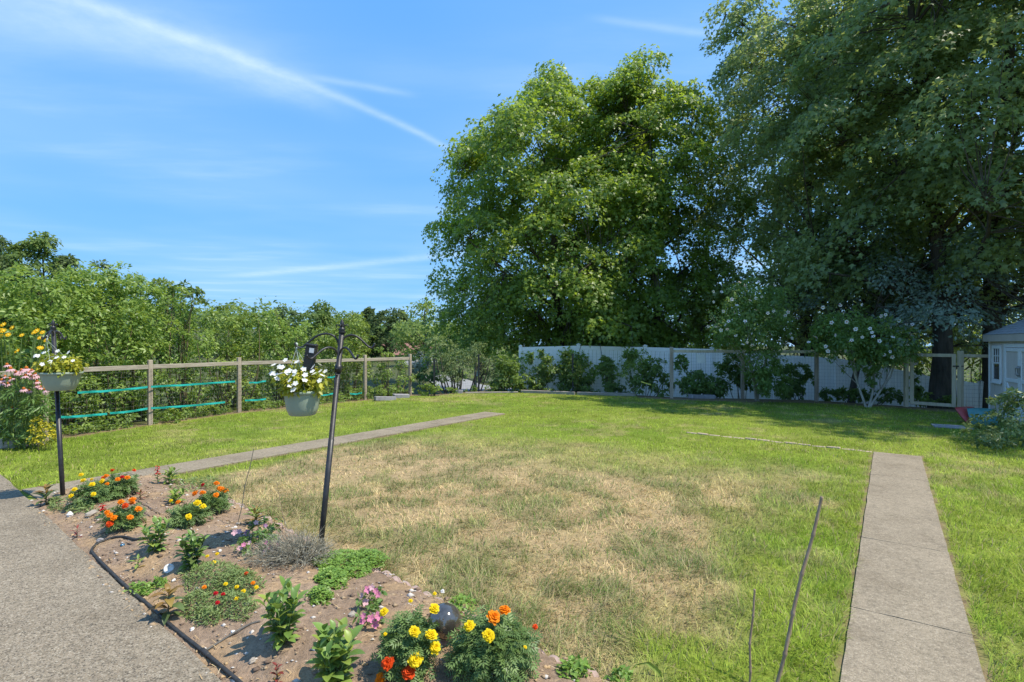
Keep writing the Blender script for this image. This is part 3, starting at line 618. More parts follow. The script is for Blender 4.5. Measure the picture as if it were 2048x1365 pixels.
def blob_plant(name, label, cat, blobs, leaf, dens, mat, tmpl=OVAL, seed=1, stems=6, stemmat='stem', per=26, up=.7, base=None, jit=.6, stemr=.02, group=None, cr=.9, crown='foliage', shell=.35, droop=.35, tvar=.28):
    """blobs: (px, py, rx_px, ry_px, depth, thick_m): ellipsoids of foliage"""
    rng = np.random.default_rng(seed); C = []; O = []; Rd = []; tot = sum(b[2]*b[3] for b in blobs)
    for px, py, rx, ry, Y, th in blobs:
        s_ = Y/F; n = max(3, int(dens*(rx*s_)*(ry*s_)*math.pi)); d = norm(rng.normal(0, 1, (n, 3))); r = (shell+(1-shell)*rng.random(n))**.7
        r = r*(1+.12*np.sin(5*np.arctan2(d[:, 2], d[:, 0])+seed)); c0 = Q(px, py, Y)
        C.append(c0+d*r[:, None]*np.array([rx*s_, th, ry*s_])); O.append(norm(d*np.array([1/(rx*s_), 1/th, 1/(ry*s_)]))); Rd.append(np.full(n, min(rx, ry)*s_*.30*cr))
    C = np.concatenate(C); O = np.concatenate(O); Rd = np.concatenate(Rd)*rng.uniform(.6, 1.2, len(C))
    b0 = base if base is not None else np.array([C[:, 0].mean(), C[:, 1].mean(), float(T(C[:, 0].mean(), C[:, 1].mean()))])
    C[:, 2] = np.maximum(C[:, 2], b0[2]+.03)
    t = thing(name, label, cat, b0, group=group); C = C-b0
    pos, nr, tp, sz, ti = cluster_leaves(rng, C, O, Rd, per, leaf, .45, up, jit, droop, tvar); pos[:, 2] = np.maximum(pos[:, 2], .015)
    link(crown, leaf_mesh(crown, pos, nr, tp, sz, ti, tmpl), M[mat], t)
    if stems:
        mb = MB(); idx = rng.choice(len(C), min(stems, len(C)), replace=False); sp = (C[:, 0].max()-C[:, 0].min())
        for i in idx:
            st = np.array([C[i, 0]*.55+rng.normal(0, .04), C[i, 1]*.5, 0.0]); limb(mb, st, C[i], stemr, stemr*.3, rng, .12, 6, 5)
        link('stems', mesh_data('stems', mb, True), M[stemmat], t)
    return t
def copy_tree(o, parent=None):
    c = o.copy(); COL.objects.link(c); c.parent = parent
    for ch in list(o.children): copy_tree(ch, c)
    return c

# ------------------------------------------------------------------ left post-and-rail fence
def wire_panel(mb, a, b, z0, z1, cw, ch, r, off=0.0):
    a = np.array(a[:2]); b = np.array(b[:2]); d = b-a; L = np.linalg.norm(d); d /= L; nn = np.array([-d[1], d[0]])*off
    def wire(p, q):
        p = np.array(p); q = np.array(q); ax = (q-p)/np.linalg.norm(q-p); s_ = np.cross(ax, [0, 0, 1.]) if abs(ax[2]) < .9 else np.array([d[0], d[1], 0]); s_ = s_/np.linalg.norm(s_)*r; u = np.cross(ax, s_)
        vs = [p+s_, p-s_*.5+u*.87, p-s_*.5-u*.87, q+s_, q-s_*.5+u*.87, q-s_*.5-u*.87]; mb.add(vs, [(0, 1, 4, 3), (1, 2, 5, 4), (2, 0, 3, 5)])
    for i in range(int(L/cw)+1):
        p = a+d*i*cw+nn; wire((p[0], p[1], z0), (p[0], p[1], z1))
    for k in range(int((z1-z0)/ch)+1):
        z = z0+k*ch; p = a+nn; q = b+nn; wire((p[0], p[1], z), (q[0], q[1], z))
def left_fence():
    t = thing('rail_fence', 'weathered wooden post and rail fence with wire mesh and turquoise straps, left of the lawn', 'fence', LF[1])
    for i, p in enumerate(LF):
        w = .085; mb = MB(); mb.box((p[0], p[1], .66), (w, w, 1.40), np.array([[.8, .6, 0], [-.6, .8, 0], [0, 0, 1]]), .008); part(t, 'post', mb, M['wood'])
    for a, b in zip(LF[:-1], LF[1:]):
        d = (b-a)/np.linalg.norm(b-a); mb = MB(); mb.beam(a+d*.047+[0, 0, 1.215], b-d*.047+[0, 0, 1.215], .05, .09); part(t, 'rail', mb, M['railwood'])
    a = LF[0]+(LF[0]-LF[1])*1.5; mb = MB(); mb.beam(a+[0, 0, 1.2], LF[0]-d*.05+[0, 0, 1.2], .05, .09); part(t, 'rail', mb, M['railwood'])
    mb = MB()
    for a, b in zip([a]+LF[:-1], LF): wire_panel(mb, a, b, .03, 1.18, .051, .10, .0013, -.05)
    o = part(t, 'wire_mesh', mb, M['wire'])
    # straps: pixel runs on the two courses
    runs = [((155, 786), (295, 775)), ((302, 774), (470, 763)), ((498, 766), (532, 762)), ((122, 835), (214, 828)), ((220, 827), (295, 818)), ((302, 817), (450, 805)), ((490, 801), (532, 798)), ((655, 755), (672, 753)), ((636, 791), (668, 787)), ((560, 760), (600, 757)), ((700, 788), (724, 786))]
    lf = np.array(LF); nn = np.array([-.8, -.6])
    for (x0, y0), (x1, y1) in runs:
        pts = []
        for k in range(7):
            u = k/6; px = x0+(x1-x0)*u; py = y0+(y1-y0)*u+math.sin(u*3.14)*1.2+random.uniform(-.5, .5)
            # depth where the ray meets the fence line in plan
            ray = np.array([(px-CX)/F, 1.0]); best = None
            pl = [a[:2] if False else np.array(a[:2])]+[p[:2] for p in LF]
            for s0, s1 in zip(pl[:-1], pl[1:]):
                dd = np.array(s1)-np.array(s0); A = np.array([[ray[0], -dd[0]], [ray[1], -dd[1]]]); sol = np.linalg.solve(A, s0)
                if -.02 <= sol[1] <= 1.02: best = sol[0]
            Y = (best or 10)-.10; pts.append(Q(px, py, Y))
        pts = np.array(pts); mb = MB(); hh = .021; vs = []; fs = []
        for i, p in enumerate(pts):
            tw = .006*math.sin(i*2.1); vs += [p+[tw, 0, hh], p+[-tw, 0, -hh], p+[tw, .004, hh], p+[-tw, .004, -hh]]
        for i in range(len(pts)-1): b = i*4; fs += [(b, b+1, b+5, b+4), (b+3, b+2, b+6, b+7), (b+2, b, b+4, b+6), (b+1, b+3, b+7, b+5)]
        mb.add(vs, fs); part(t, 'strap', mb, M['teal'])
left_fence()

# ------------------------------------------------------------------ back fence: steel posts, wooden posts, mesh, gate
def back_fence():
    t = thing('steel_post_fence', 'thin black steel post fence with wire mesh at the far edge of the lawn', 'fence', BF[1])
    ztop = [1.22, 1.33, 1.36]
    for p, z in zip(BF[:3], ztop):
        mb = MB(); mb.box((p[0], p[1], z/2-.1), (.045, .035, z+.2), None, .004)
        mb.box((p[0]+.03, p[1], z/2-.1), (.02, .008, z+.18)); part(t, 'post', mb, M['black'])
    mb = MB()
    for a, b in zip([LF[-1]]+BF[:2], BF[:3]): wire_panel(mb, a, b, .05, 1.2, .10, .10, .0016)
    part(t, 'wire_mesh', mb, M['greenwire'])
    t = thing('wooden_post_fence', 'wooden post and top rail fence with wire mesh in front of the white fence', 'fence', BF[4])
    tops = {3: 1.60, 4: 1.42, 5: 1.55, 6: 1.55}
    for i, z in tops.items():
        p = BF[i]; mb = MB(); mb.box((p[0], p[1], z/2-.1), (.092, .092, z+.2), None, .008); part(t, 'post', mb, M['wood'] if i < 6 else M['gatewood'])
    zr = {3: 1.47, 4: 1.46, 5: 1.46, 6: 1.43}
    for i in (3, 4, 5):
        a = BF[i]+[0, 0, zr[i]]; b = BF[i+1]+[0, 0, zr[i+1]]; d = (b-a)/np.linalg.norm(b-a)
        a2 = a+d*(.048 if i != 4 else 0); mb = MB(); mb.beam(a2, b-d*.048, .045, .085); part(t, 'rail', mb, M['gatewood'])
    mb = MB()
    for a, b in zip(BF[2:6], BF[3:7]): wire_panel(mb, a, b, .05, 1.42, .075, .10, .0013, -.05)
    part(t, 'wire_mesh', mb, M['greenwire'])
    # gate between the two tall posts
    g0, g1 = BF[6], BF[7]; d = (g1-g0)/np.linalg.norm(g1-g0)
    t = thing('garden_gate', 'open pale timber gate frame with black latch, left of the shed', 'gate', g0)
    s0 = g0+d*.13; s1 = g1-d*.13
    for s_ in (s0, s1):
        mb = MB(); mb.box((s_[0], s_[1], .76), (.085, .05, 1.36), np.array([[d[0], -d[1], 0], [d[1], d[0], 0], [0, 0, 1]]), .006); part(t, 'stile', mb, M['gatewood'])
    for z in (1.40, .12):
        mb = MB(); mb.beam(s0+d*.045+[0, 0, z], s1-d*.045+[0, 0, z], .05, .085); part(t, 'rail', mb, M['gatewood'])
    mb = MB(); wire_panel(mb, s0, s1, .16, 1.38, .10, .10, .0016); part(t, 'wire_mesh', mb, M['greenwire'])
    mb = MB(); mb.beam(s1-d*.06+[0, -.06, 1.13], g1+d*.02+[0, -.065, 1.13], .012, .03, .003); mb.tube([s1+[0, -.05, 1.13], s1+[0, -.11, 1.13]], .012, 8); part(t, 'latch', mb, M['black'])
    t = tag(link('gate_post', None, loc=g1), 'tall dark-edged timber gate post nearest the shed', 'post'); mb = MB(); mb.box((g1[0], g1[1], .70), (.10, .10, 1.64), None, .008); part(t, 'timber', mb, M['gatewood'])
    e = g1+np.array([1.0, -.55, 0])*.95; mb = MB(); mb.beam(g1+[.055, -.03, 1.40], e+[0, 0, 1.38], .045, .08); part(t, 'rail', mb, M['gatewood'])
    mb = MB(); wire_panel(mb, g1+[.06, -.03, 0], e, .05, 1.35, .10, .10, .0016); part(t, 'wire_mesh', mb, M['greenwire'])
back_fence()
SG = Q(1402, 718, 16.45); mb = MB(); mb.box((0, 0, 0), (.26, .006, .26), None, .002)
tag(link('paper_notice', mesh_data('paper_notice', mb), M['white'], loc=SG), 'blank white square notice tied to the wire mesh', 'sign')
# white vinyl fence
VF = [Q(1041, 697, 20.6), Q(1157, 694, 20.1), Q(1290, 697, 19.6), Q(1424, 701, 19.0), Q(1550, 712, 18.5), Q(1672, 719, 18.0), Q(1775, 738, 17.6), Q(1868, 757, 17.1), Q(1962, 770, 16.7), Q(2060, 785, 16.3)]
def vinyl_fence():
    t = thing('vinyl_fence', 'white vinyl privacy fence under the maples behind the lawn', 'fence', (VF[0][0], VF[0][1], VF[0][2]-1.8))
    for i, p in enumerate(VF):
        mb = MB(); mb.box((p[0], p[1], p[2]-.85), (.127, .127, 1.86), None, .01); o = part(t, 'post', mb, M['vinyl'])
        mb = MB(); c = (p[0], p[1], p[2]+.08); mb.box(c, (.15, .15, .03), None, .008); mb.add([(c[0]-.07, c[1]-.07, c[2]+.015), (c[0]+.07, c[1]-.07, c[2]+.015), (c[0]+.07, c[1]+.07, c[2]+.015), (c[0]-.07, c[1]+.07, c[2]+.015), (c[0], c[1], c[2]+.06)], [(0, 1, 4), (1, 2, 4), (2, 3, 4), (3, 0, 4)])
        l = t.location; mb.v = [(a-l[0], b-l[1], q-l[2]) for a, b, q in mb.v]; link('cap', mesh_data('cap', mb), M['vinyl'], o)
    for a, b in zip(VF[:-1], VF[1:]):
        d = b-a; L = np.linalg.norm(d[:2]); u = d/L
        for zz, h in ((-.03, .14), (-1.68, .14)):
            mb = MB(); mb.beam(a+u*.066+[0, 0, zz], b-u*.066+[0, 0, zz], .05, h, .006); part(t, 'rail', mb, M['vinyl'])
        n = max(4, int(round((L-.13)/.152))); bw = (L-.13)/n
        for k in range(n):
            c = a+u*(.065+bw*(k+.5)); mb = MB(); hh = 1.50; z = c[2]-.10-hh/2
            ux = u[:2]/np.linalg.norm(u[:2]); R = np.array([[ux[0], -ux[1], 0], [ux[1], ux[0], 0], [0, 0, 1]]); mb.box((c[0], c[1], z), (bw-.006, .03, hh+.02), R, .004); part(t, 'board', mb, M['vinyl'])
vinyl_fence()

# ------------------------------------------------------------------ shed
def make_shed():
    C0 = P(1979, 829); w = np.array([math.sin(math.radians(25)), math.cos(math.radians(25)), 0]); al = -w; dp = np.array([w[1], -w[0], 0])   # al: along the front towards us, dp: to the right
    Ln, Dp, Hh = 3.4, 2.6, 1.78
    t = thing('garden_shed', 'taupe garden shed with white trimmed window, double doors and grey shingle roof', 'shed', C0)
    R = np.stack([al, dp, np.array([0, 0, 1.])], 1)        # local: x along front, y depth, z up
    def pt(x, y, z): return C0+R@np.array([x, y, z])
    def bx(x0, x1, y0, y1, z0, z1, mb=None, bev=.004): mb = mb or MB(); mb.box(pt((x0+x1)/2, (y0+y1)/2, (z0+z1)/2), (x1-x0, y1-y0, z1-z0), R, bev); return mb
    mb = MB(); bw = .10; x = 0
    while x < Ln-.001: bx(x+.004, min(x+bw, Ln)-.004, 0, .03, -.1, Hh, mb, .003); x += bw
    bx(0, Ln, .02, .06, -.1, Hh, mb); part(t, 'front_siding', mb, M['siding'])
    for nm, x0, x1 in (('end_wall', 0, .04), ('end_wall', Ln-.04, Ln)):
        mb = bx(x0, x1, .06, Dp, -.1, Hh); mb.add([pt(x0, .06, Hh), pt(x0, Dp, Hh), pt(x0, Dp/2, Hh+.62), pt(x1, .06, Hh), pt(x1, Dp, Hh), pt(x1, Dp/2, Hh+.62)], [(0, 1, 2), (5, 4, 3), (0, 2, 5, 3), (2, 1, 4, 5)]); part(t, nm, mb, M['siding'])
    part(t, 'back_wall', bx(.04, Ln-.04, Dp-.04, Dp, -.1, Hh), M['siding'])
    part(t, 'corner_trim', bx(-.018, .065, -.018, -.001, -.05, Hh-.005), M['white'])
    part(t, 'fascia', bx(-.10, Ln+.1, -.10, -.07, Hh-.03, Hh+.13), M['trim']); part(t, 'soffit', bx(-.10, Ln+.1, -.07, 0, Hh-.01, Hh+.01), M['trim'])
    # window
    wx0, wx1, wz0, wz1 = .22, .74, .80, 1.66
    mb = MB(); fr = .075
    for a, b, c, d in ((wx0, wx1, wz1-fr, wz1), (wx0, wx1, wz0, wz0+fr), (wx0, wx0+fr, wz0+fr, wz1-fr), (wx1-fr, wx1, wz0+fr, wz1-fr)): bx(a, b, -.03, -.001, c, d, mb)
    wi = part(t, 'window', mb, M['white'])
    def sub(nm, mb, mat): l = t.location; mb.v = [(a-l[0], b-l[1], q-l[2]) for a, b, q in mb.v]; link(nm, mesh_data(nm, mb), mat, wi)
    zm = (wz0+wz1)/2+.02; mb = bx(wx0+fr, wx1-fr, -.024, -.004, zm-.018, zm+.018)
    for k in (1, 2): xx = wx0+fr+(wx1-wx0-2*fr)*k/3; bx(xx-.009, xx+.009, -.02, -.004, zm+.018, wz1-fr, mb)
    bx(wx0+fr, wx1-fr, -.0195, -.0045, (zm+wz1-fr)/2-.009, (zm+wz1-fr)/2+.009, mb); sub('muntin', mb, M['white'])
    sub('pane', bx(wx0+fr, wx1-fr, -.010, -.003, wz0+fr, zm-.018), M['glass']); sub('pane', bx(wx0+fr, wx1-fr, -.010, -.003, zm+.018, wz1-fr), M['glass'])
    mb = bx(wx0-.02, wx1+.02, -.05, -.03, wz0-.03, wz0+.01); sub('sill', mb, M['white'])
    # doors with Z braces
    part(t, 'door_trim', bx(.90, 2.62, -.028, -.001, 1.62, 1.70), M['white'])
    part(t, 'door_trim', bx(.90, .97, -.028, -.001, .02, 1.62), M['white']); part(t, 'door_trim', bx(2.55, 2.62, -.028, -.001, .02, 1.62), M['white'])
    for x0, x1, s_ in ((.975, 1.755, 1), (1.765, 2.545, -1)):
        do = part(t, 'door', bx(x0, x1, -.022, -.002, .06, 1.61), M['siding']); l = t.location
        mb = MB()
        for a, b, c, d in ((x0, x0+.08, .06, 1.61), (x1-.08, x1, .06, 1.61), (x0+.08, x1-.08, 1.53, 1.61), (x0+.08, x1-.08, .06, .14), (x0+.08, x1-.08, .86, .94)): bx(a, b, -.042, -.0225, c, d, mb)
        pa = pt(x0+.09 if s_ > 0 else x1-.09, -.03, .85); pb = pt(x1-.09 if s_ > 0 else x0+.09, -.03, .15); mb.beam(pa, pb, .018, .07, .003)
        mb.v = [(a-l[0], b-l[1], q-l[2]) for a, b, q in mb.v]; link('brace', mesh_data('brace', mb), M['white'], do)
        hx = x1-.04 if s_ > 0 else x0+.04; mb = MB(); mb.tube([pt(hx, -.045, 1.02), pt(hx, -.09, 1.04), pt(hx, -.09, 1.18), pt(hx, -.045, 1.20)], .012, 6); bx(hx-.025, hx+.025, -.052, -.0425, .99, 1.23, mb)
        mb.v = [(a-l[0], b-l[1], q-l[2]) for a, b, q in mb.v]; link('handle', mesh_data('handle', mb), M['metal'], do)
    # roof: two slopes, front one shingled piece by piece
    rise = .66; ov = .09
    def rp(x, y): zz = Hh+.12+rise*(1-abs(y-Dp/2)/(Dp/2+ov))*1.0; return pt(x, y, zz)
    mb = MB()
    for ya, yb in ((-ov, Dp/2), (Dp+ov, Dp/2)):
        vs = [rp(-.1, ya), rp(Ln+.1, ya), rp(Ln+.1, yb), rp(-.1, yb)]; vs += [v_+[0, 0, -.03] for v_ in vs]
        mb.add(vs, [(0, 1, 2, 3), (7, 6, 5, 4), (0, 4, 5, 1), (1, 5, 6, 2), (2, 6, 7, 3), (3, 7, 4, 0)])
    rf = part(t, 'roof', mb, M['shingle'])
    slope = rp(0, Dp/2)-rp(0, -ov); SL = np.linalg.norm(slope); sdn = slope/SL; nrm_ = np.cross(al, sdn); nrm_ = nrm_ if nrm_[2] > 0 else -nrm_
    mb = MB(); mb.box((0, 0, 0), (.235, .20, .012), None, .003); sh = mesh_data('shingle', mb); rows = int(SL/.14)
    l = np.array(t.location)
    for r in range(rows):
        nn_ = int((Ln+.2)/.24)
        for k in range(nn_):
            c = rp(-.1, -ov)+al*(.12+k*.24+(.0 if r % 2 else .06)-.03)+sdn*(.09+r*.14)+nrm_*(.014+random.uniform(0, .004))-l
            tilt = Matrix.Rotation(-.055+random.uniform(-.01, .01), 3, 'X'); B = Matrix([[al[i], sdn[i], nrm_[i]] for i in range(3)])@tilt
            o = link('shingle', sh, M['shingle'], rf); o.matrix_basis = Matrix.Translation(Vector(c))@B.to_4x4()
    return t
make_shed()

# ------------------------------------------------------------------ big maples
def G(px, Y): x = (px-CX)/F*Y; return np.array([x, Y, float(T(x, Y))])
round_prof = lambda q: np.clip((1-np.abs(np.clip((q-.30)/.72, -1, 1))**2.5), .06, 1)**.6
tall_prof = lambda q: np.clip((1-np.abs(np.clip((q-.34)/.70, -1, 1))**2.0), .05, 1)**.7
maple('maple_tree', 'broad rounded green maple tree, its crown against the open sky', G(1118, 25), 14.2, 5.6, cen=np.array([(1105-CX)/F*25, 25]), z0=1.2, nclu=2150, per=56, leaf=.165, trunk=.25, seed=23, prof=round_prof, cr=(.5, 1.0))
maple('maple_tree', 'narrower upright maple with pointed tops, right of the broad rounded maple', G(1322, 23.5), 14.1, 4.1, cen=np.array([(1275-CX)/F*23.5, 23.5]), z0=1.2, nclu=1500, per=56, leaf=.16, trunk=.2, seed=12, prof=tall_prof, cr=(.45, .9))
maple('maple_tree', 'tall dense maple behind the flowering shrubs, reaching above the picture', G(1610, 22), 19.2, 5.2, cen=np.array([(1630-CX)/F*22, 22]), z0=2.4, nclu=1600, per=54, leaf=.165, mat='mapleB', trunk=.24, seed=13, prof=tall_prof, cr=(.5, 1.0))
T4 = maple('maple_tree', 'tall maple whose thick dark trunk stands behind the gate', G(1884, 15.9), 17.8, 4.7, z0=4.1, nclu=1120, per=54, leaf=.16, mat='mapleB', trunk=.27, lean=(-.7, .5), seed=14, prof=round_prof, cr=(.5, 1.0))
for lab, loc, rz, sc in (('tall maple with flared trunk base beside the shed wall', G(1966, 16.6)+[.25, 0, 0], 2.2, 1.05), ('maple overhanging the shed, its bright leaf sprays at the right edge', np.array([17.6, 10.2, 0]), 4.1, 1.0)):
    o = copy_tree(T4); o.location = tuple(loc); o.rotation_euler = (0, 0, rz); o.scale = (sc,)*3; o['label'] = lab
# bluish small-leaved tree between maples and shrubs
maple('small_leaved_tree', 'low spreading tree with fine bluish grey-green leaves above the right shrub', G(1700, 17.3), 5.6, 4.6, cen=np.array([(1790-CX)/F*17.3, 17.4]), z0=2.0, nclu=420, per=52, leaf=.12, mat='blueleaf', trunk=.12, seed=17, prof=lambda q: np.clip(1-q*.55, .2, 1), cr=(.35, .7), tmpl=OVAL, inner=.8)

for k, (lab, bl) in enumerate([('dark understory shrub behind the white fence, left of the first flowering shrub', [(1360, 640, 60, 60, 24, 1.2), (1420, 660, 40, 40, 24, 1.0)]), ('dark understory shrub behind the white fence between the flowering shrubs', [(1580, 640, 70, 60, 23, 1.2), (1640, 670, 50, 40, 23, 1.0)]),
      ('sunlit understory shrub behind the white fence at the gate', [(1760, 650, 60, 60, 22.5, 1.2), (1830, 690, 60, 50, 22.5, 1.2)]), ('sunlit understory shrub behind the white fence near the shed', [(1930, 660, 60, 80, 21, 1.2), (2010, 640, 60, 90, 21, 1.2)])]):
    blob_plant('understory_shrub', lab, 'shrub', bl, .15, 16, 'mapleB' if k < 2 else 'hedgeY', seed=55+k, stems=10, per=30, stemr=.03, stemmat='bark', group='shrubs behind the white fence')

# ------------------------------------------------------------------ trees farther off
def far_tree(name, label, px, top_py, Y, rpx, mat, seed, z0f=.15, leaf=.3, nclu=120, per=26, prof=round_prof, group='trees beyond the yard', cat='tree', trunk=.18, bare=0):
    b = G(px, Y); top = H+(HY-top_py)/F*Y; R = rpx/F*Y
    return maple(name, label, b, top, R, z0=b[2]+(top-b[2])*z0f, nclu=nclu, per=per, leaf=leaf, mat=mat, trunk=trunk, seed=seed, prof=prof, cr=(.12*R+.25, .2*R+.45), tmpl=OVAL, twig=False, cat=cat, group=group)
conif = lambda q: np.clip((1-q)**.8, .04, 1)
FT = [('far_tree', 'tall dark tree at the left edge of the picture', -25, 468, 33, 75, 'fardark', 31), ('far_tree', 'tall ragged dark tree standing above the left hedge', 85, 470, 34, 72, 'far', 32),
      ('far_tree', 'bushy dark tree filling the skyline between the two tall left trees', 30, 500, 37, 62, 'far', 27), ('far_tree', 'bushy dark tree right of the tall ragged tree above the hedge', 128, 512, 38, 52, 'fardark', 28),
      ('far_tree', 'low dark tree behind the hedge, left of the pine top', 150, 545, 36, 60, 'far', 33), ('far_pine', 'flat topped pine poking above the left hedge', 200, 526, 44, 40, 'fardark', 34),
      ('far_tree', 'pale rounded tree behind the hedge, right of the pine top', 272, 548, 40, 55, 'farlight', 35), ('far_tree', 'dark tree behind the sapling that leans over the hedge', 345, 565, 42, 55, 'fardark', 36),
      ('far_tree', 'dense hillside tree behind the middle of the hedge', 470, 622, 60, 70, 'far', 37), ('far_tree', 'dark hillside tree left of the gap in the hedge', 560, 614, 62, 45, 'fardark', 38),
      ('far_tree', 'rounded dark tree just left of the leaning hook finial', 640, 603, 50, 48, 'far', 39), ('far_tree', 'small dark tree between hook finial and spruce', 705, 612, 58, 40, 'far', 40),
      ('far_spruce', 'pointed dark spruce right of the leaning hook', 737, 612, 64, 26, 'fardark', 41), ('far_tree', 'blackish tree left of the pale green tree', 782, 608, 60, 42, 'fardark', 42),
      ('far_tree', 'pale yellow-green tree left of the broad maple', 850, 598, 46, 66, 'farlight', 43), ('far_tree', 'light green tree low behind the broad maple trunk', 960, 640, 52, 90, 'farlight', 44),
      ('far_tree', 'sunlit tree behind the two maple trunks', 1180, 610, 42, 110, 'farlight', 45), ('far_tree', 'mid green tree low behind the narrower maple', 1400, 590, 46, 110, 'far', 46),
      ('far_tree', 'sunlit thicket tree behind the gate', 1900, 600, 30, 130, 'farlight', 47), ('far_tree', 'dark thicket tree behind the right shrub', 1700, 560, 32, 130, 'far', 48), ('far_tree', 'sunlit tree behind the shed roof', 2090, 560, 29, 130, 'farlight', 49)]
for nm, lab, px, py, Y, r, mt, sd_ in FT:
    far_tree(nm, lab, px, py, Y, r, mt, sd_, prof=conif if 'spruce' in nm else round_prof, nclu=90 if 'spruce' in nm else (330 if sd_ < 34 else 156), leaf=.011*Y**.85+.02)
# wooded ridge far away: reads as one mass
def ridge():
    rng = np.random.default_rng(5); C = []; R_ = []
    for i in range(420):
        px = rng.uniform(-150, 1000); Y = rng.uniform(120, 190); top = np.interp(px, [-150, 100, 420, 470, 600, 760, 1000], [560, 590, 622, 610, 628, 640, 650])+rng.uniform(0, 38); C.append(Q(px, top, Y)); R_.append(rng.uniform(2, 4.2))
    C = np.array(C); R_ = np.array(R_); out = norm(np.stack([np.zeros(len(C)), -np.ones(len(C)), np.ones(len(C))], 1))
    pos, nr, tp, sz, ti = cluster_leaves(rng, C, out, R_, 60, 1.1, .7, .8, .6); o = link('far_woods', leaf_mesh('far_woods', pos, nr, tp, sz, ti, OVAL), M['far']); tag(o, 'wooded ridge far behind the hedge', 'woods', kind='stuff')
ridge()

# ------------------------------------------------------------------ hedge shrubs behind the left fence
def hd(px):                                              # depth of the left fence at a pixel column
    ray = (px-CX)/F; pl = [LF[0]+(LF[0]-LF[1])*3]+LF
    for s0, s1 in zip(pl[:-1], pl[1:]):
        d = s1-s0; A = np.array([[ray, -d[0]], [1, -d[1]]]); sol = np.linalg.solve(A, s0[:2])
        if 0 <= sol[1] <= 1: return sol[0]
    return 17.8
def hedge(label, cols, seed, mat='hedge', leaf=.085, th=.8, name='hedge_shrub', dens=54, per=26, off=1.0, stems=26):
    bl = []
    for px, top, bot, w in cols:
        Y = hd(px)+off; n = max(2, int((bot-top)/(w*1.25))+1)
        for k in range(n):
            u = (k+.5)/n; bl.append((px+random.uniform(-.15, .15)*w, top+(bot-top)*u, w*(1.0 if k else .85), (bot-top)/n*.72, Y+random.uniform(-.25, .25), th))
    return blob_plant(name, label, 'shrub', bl, leaf, dens, mat, seed=seed, stems=stems, per=per, group='shrubs behind the left fence', stemr=.022)
hedge('big glossy lilac shrub at the left edge behind the yellow flowers', [(-40, 545, 900, 75), (40, 548, 890, 62)], 61)
hedge('tall lilac shrub directly behind the left hanging basket', [(115, 560, 885, 60), (170, 535, 880, 62)], 62)
hedge('tall lilac shrub behind the nearest bare fence post', [(235, 545, 868, 58), (285, 560, 862, 55)], 63)
hedge('open twiggy shrub with leafy top between first and second fence posts', [(345, 575, 850, 48), (395, 605, 842, 45)], 64, dens=34)
hedge('yellowish shrub behind the second fence post', [(445, 612, 835, 44), (490, 625, 828, 40)], 65, mat='hedgeY', dens=38)
hedge('dark leafy shrub behind the hanging basket of white flowers', [(548, 622, 822, 46), (598, 650, 815, 40)], 66)
hedge('bright green shrub behind the top of the leaning hook', [(660, 650, 812, 40), (712, 625, 806, 36)], 67, mat='hedgeY')
hedge('ivy covered shrub in the far corner of the left fence', [(765, 700, 800, 28), (805, 722, 795, 22)], 68, leaf=.08, off=.45, th=.35, dens=40)
blob_plant('sapling', 'thin sapling with a leaning leafy top above the hedge', 'tree', [(330, 575, 26, 22, 12.6, .4), (375, 580, 28, 18, 12.6, .4), (402, 592, 16, 14, 12.6, .3), (300, 572, 20, 18, 12.6, .4)], .10, 34, 'far', seed=70, stems=9, stemr=.02)
blob_plant('low_weed', 'low yellow-green weed at the foot of the fence beyond the nearest post', 'plant', [(345, 828, 22, 16, 11.3, .25)], .07, 60, 'hedgeY', seed=71, stems=5, stemr=.006)
for k, (a, b, sd_) in enumerate([(130, 290, 72), (310, 470, 73), (490, 640, 74), (650, 810, 75)]):
    bl = []
    for px in range(a, b, 16): Y = hd(px)+.12; y = HY+F*H/Y; bl.append((px, y-9+random.uniform(-6, 3), 13, 11+random.uniform(0, 8), Y, .2))
    blob_plant('fence_weeds', ['ragged leafy weeds along the fence foot beside the left hook pole', 'ragged weeds along the fence foot between the two nearest bare posts', 'leafy weeds along the fence foot under the white flower basket', 'leafy weeds along the fence foot right of the leaning pole'][k], 'weeds', bl, .075, 60, 'hedge', seed=sd_, stems=0, per=20)

# ------------------------------------------------------------------ growth along the back fence
def bush(label, blobs, seed, mat='vine', leaf=.115, dens=72, name='vine_bush', cat='vine', stems=8, tmpl=OVAL, per=24): return blob_plant(name, label, cat, blobs, leaf, dens, mat, seed=seed, stems=stems, per=per, tmpl=tmpl, stemr=.012)
bush('dark leafy bush at the left end of the white fence', [(1012, 748, 26, 34, 18.9, .4), (1035, 765, 18, 22, 18.7, .4), (995, 772, 18, 16, 18.9, .4)], 80)
bush('leafy vine clump climbing the left panel of the white fence', [(1075, 760, 24, 26, 18.95, .3), (1098, 735, 20, 30, 18.95, .3), (1062, 715, 7, 14, 19.0, .15), (1083, 712, 5, 16, 19.0, .12)], 81)
bush('vine heap around the third black steel post', [(1140, 750, 30, 36, 18.95, .35), (1170, 770, 22, 18, 18.9, .3), (1132, 714, 10, 16, 19, .15)], 82)
bush('slim vine column on the white fence left of the big vine mass', [(1215, 745, 17, 34, 18.3, .25), (1208, 722, 8, 18, 18.4, .15), (1228, 775, 22, 12, 18.2, .3)], 83)
bush('large dark vine mass hanging from the white fence beside the first wooden post', [(1275, 740, 34, 42, 17.4, .4), (1310, 750, 24, 40, 17.2, .4), (1255, 712, 20, 16, 17.5, .2), (1330, 770, 16, 24, 17, .3)], 84, dens=40)
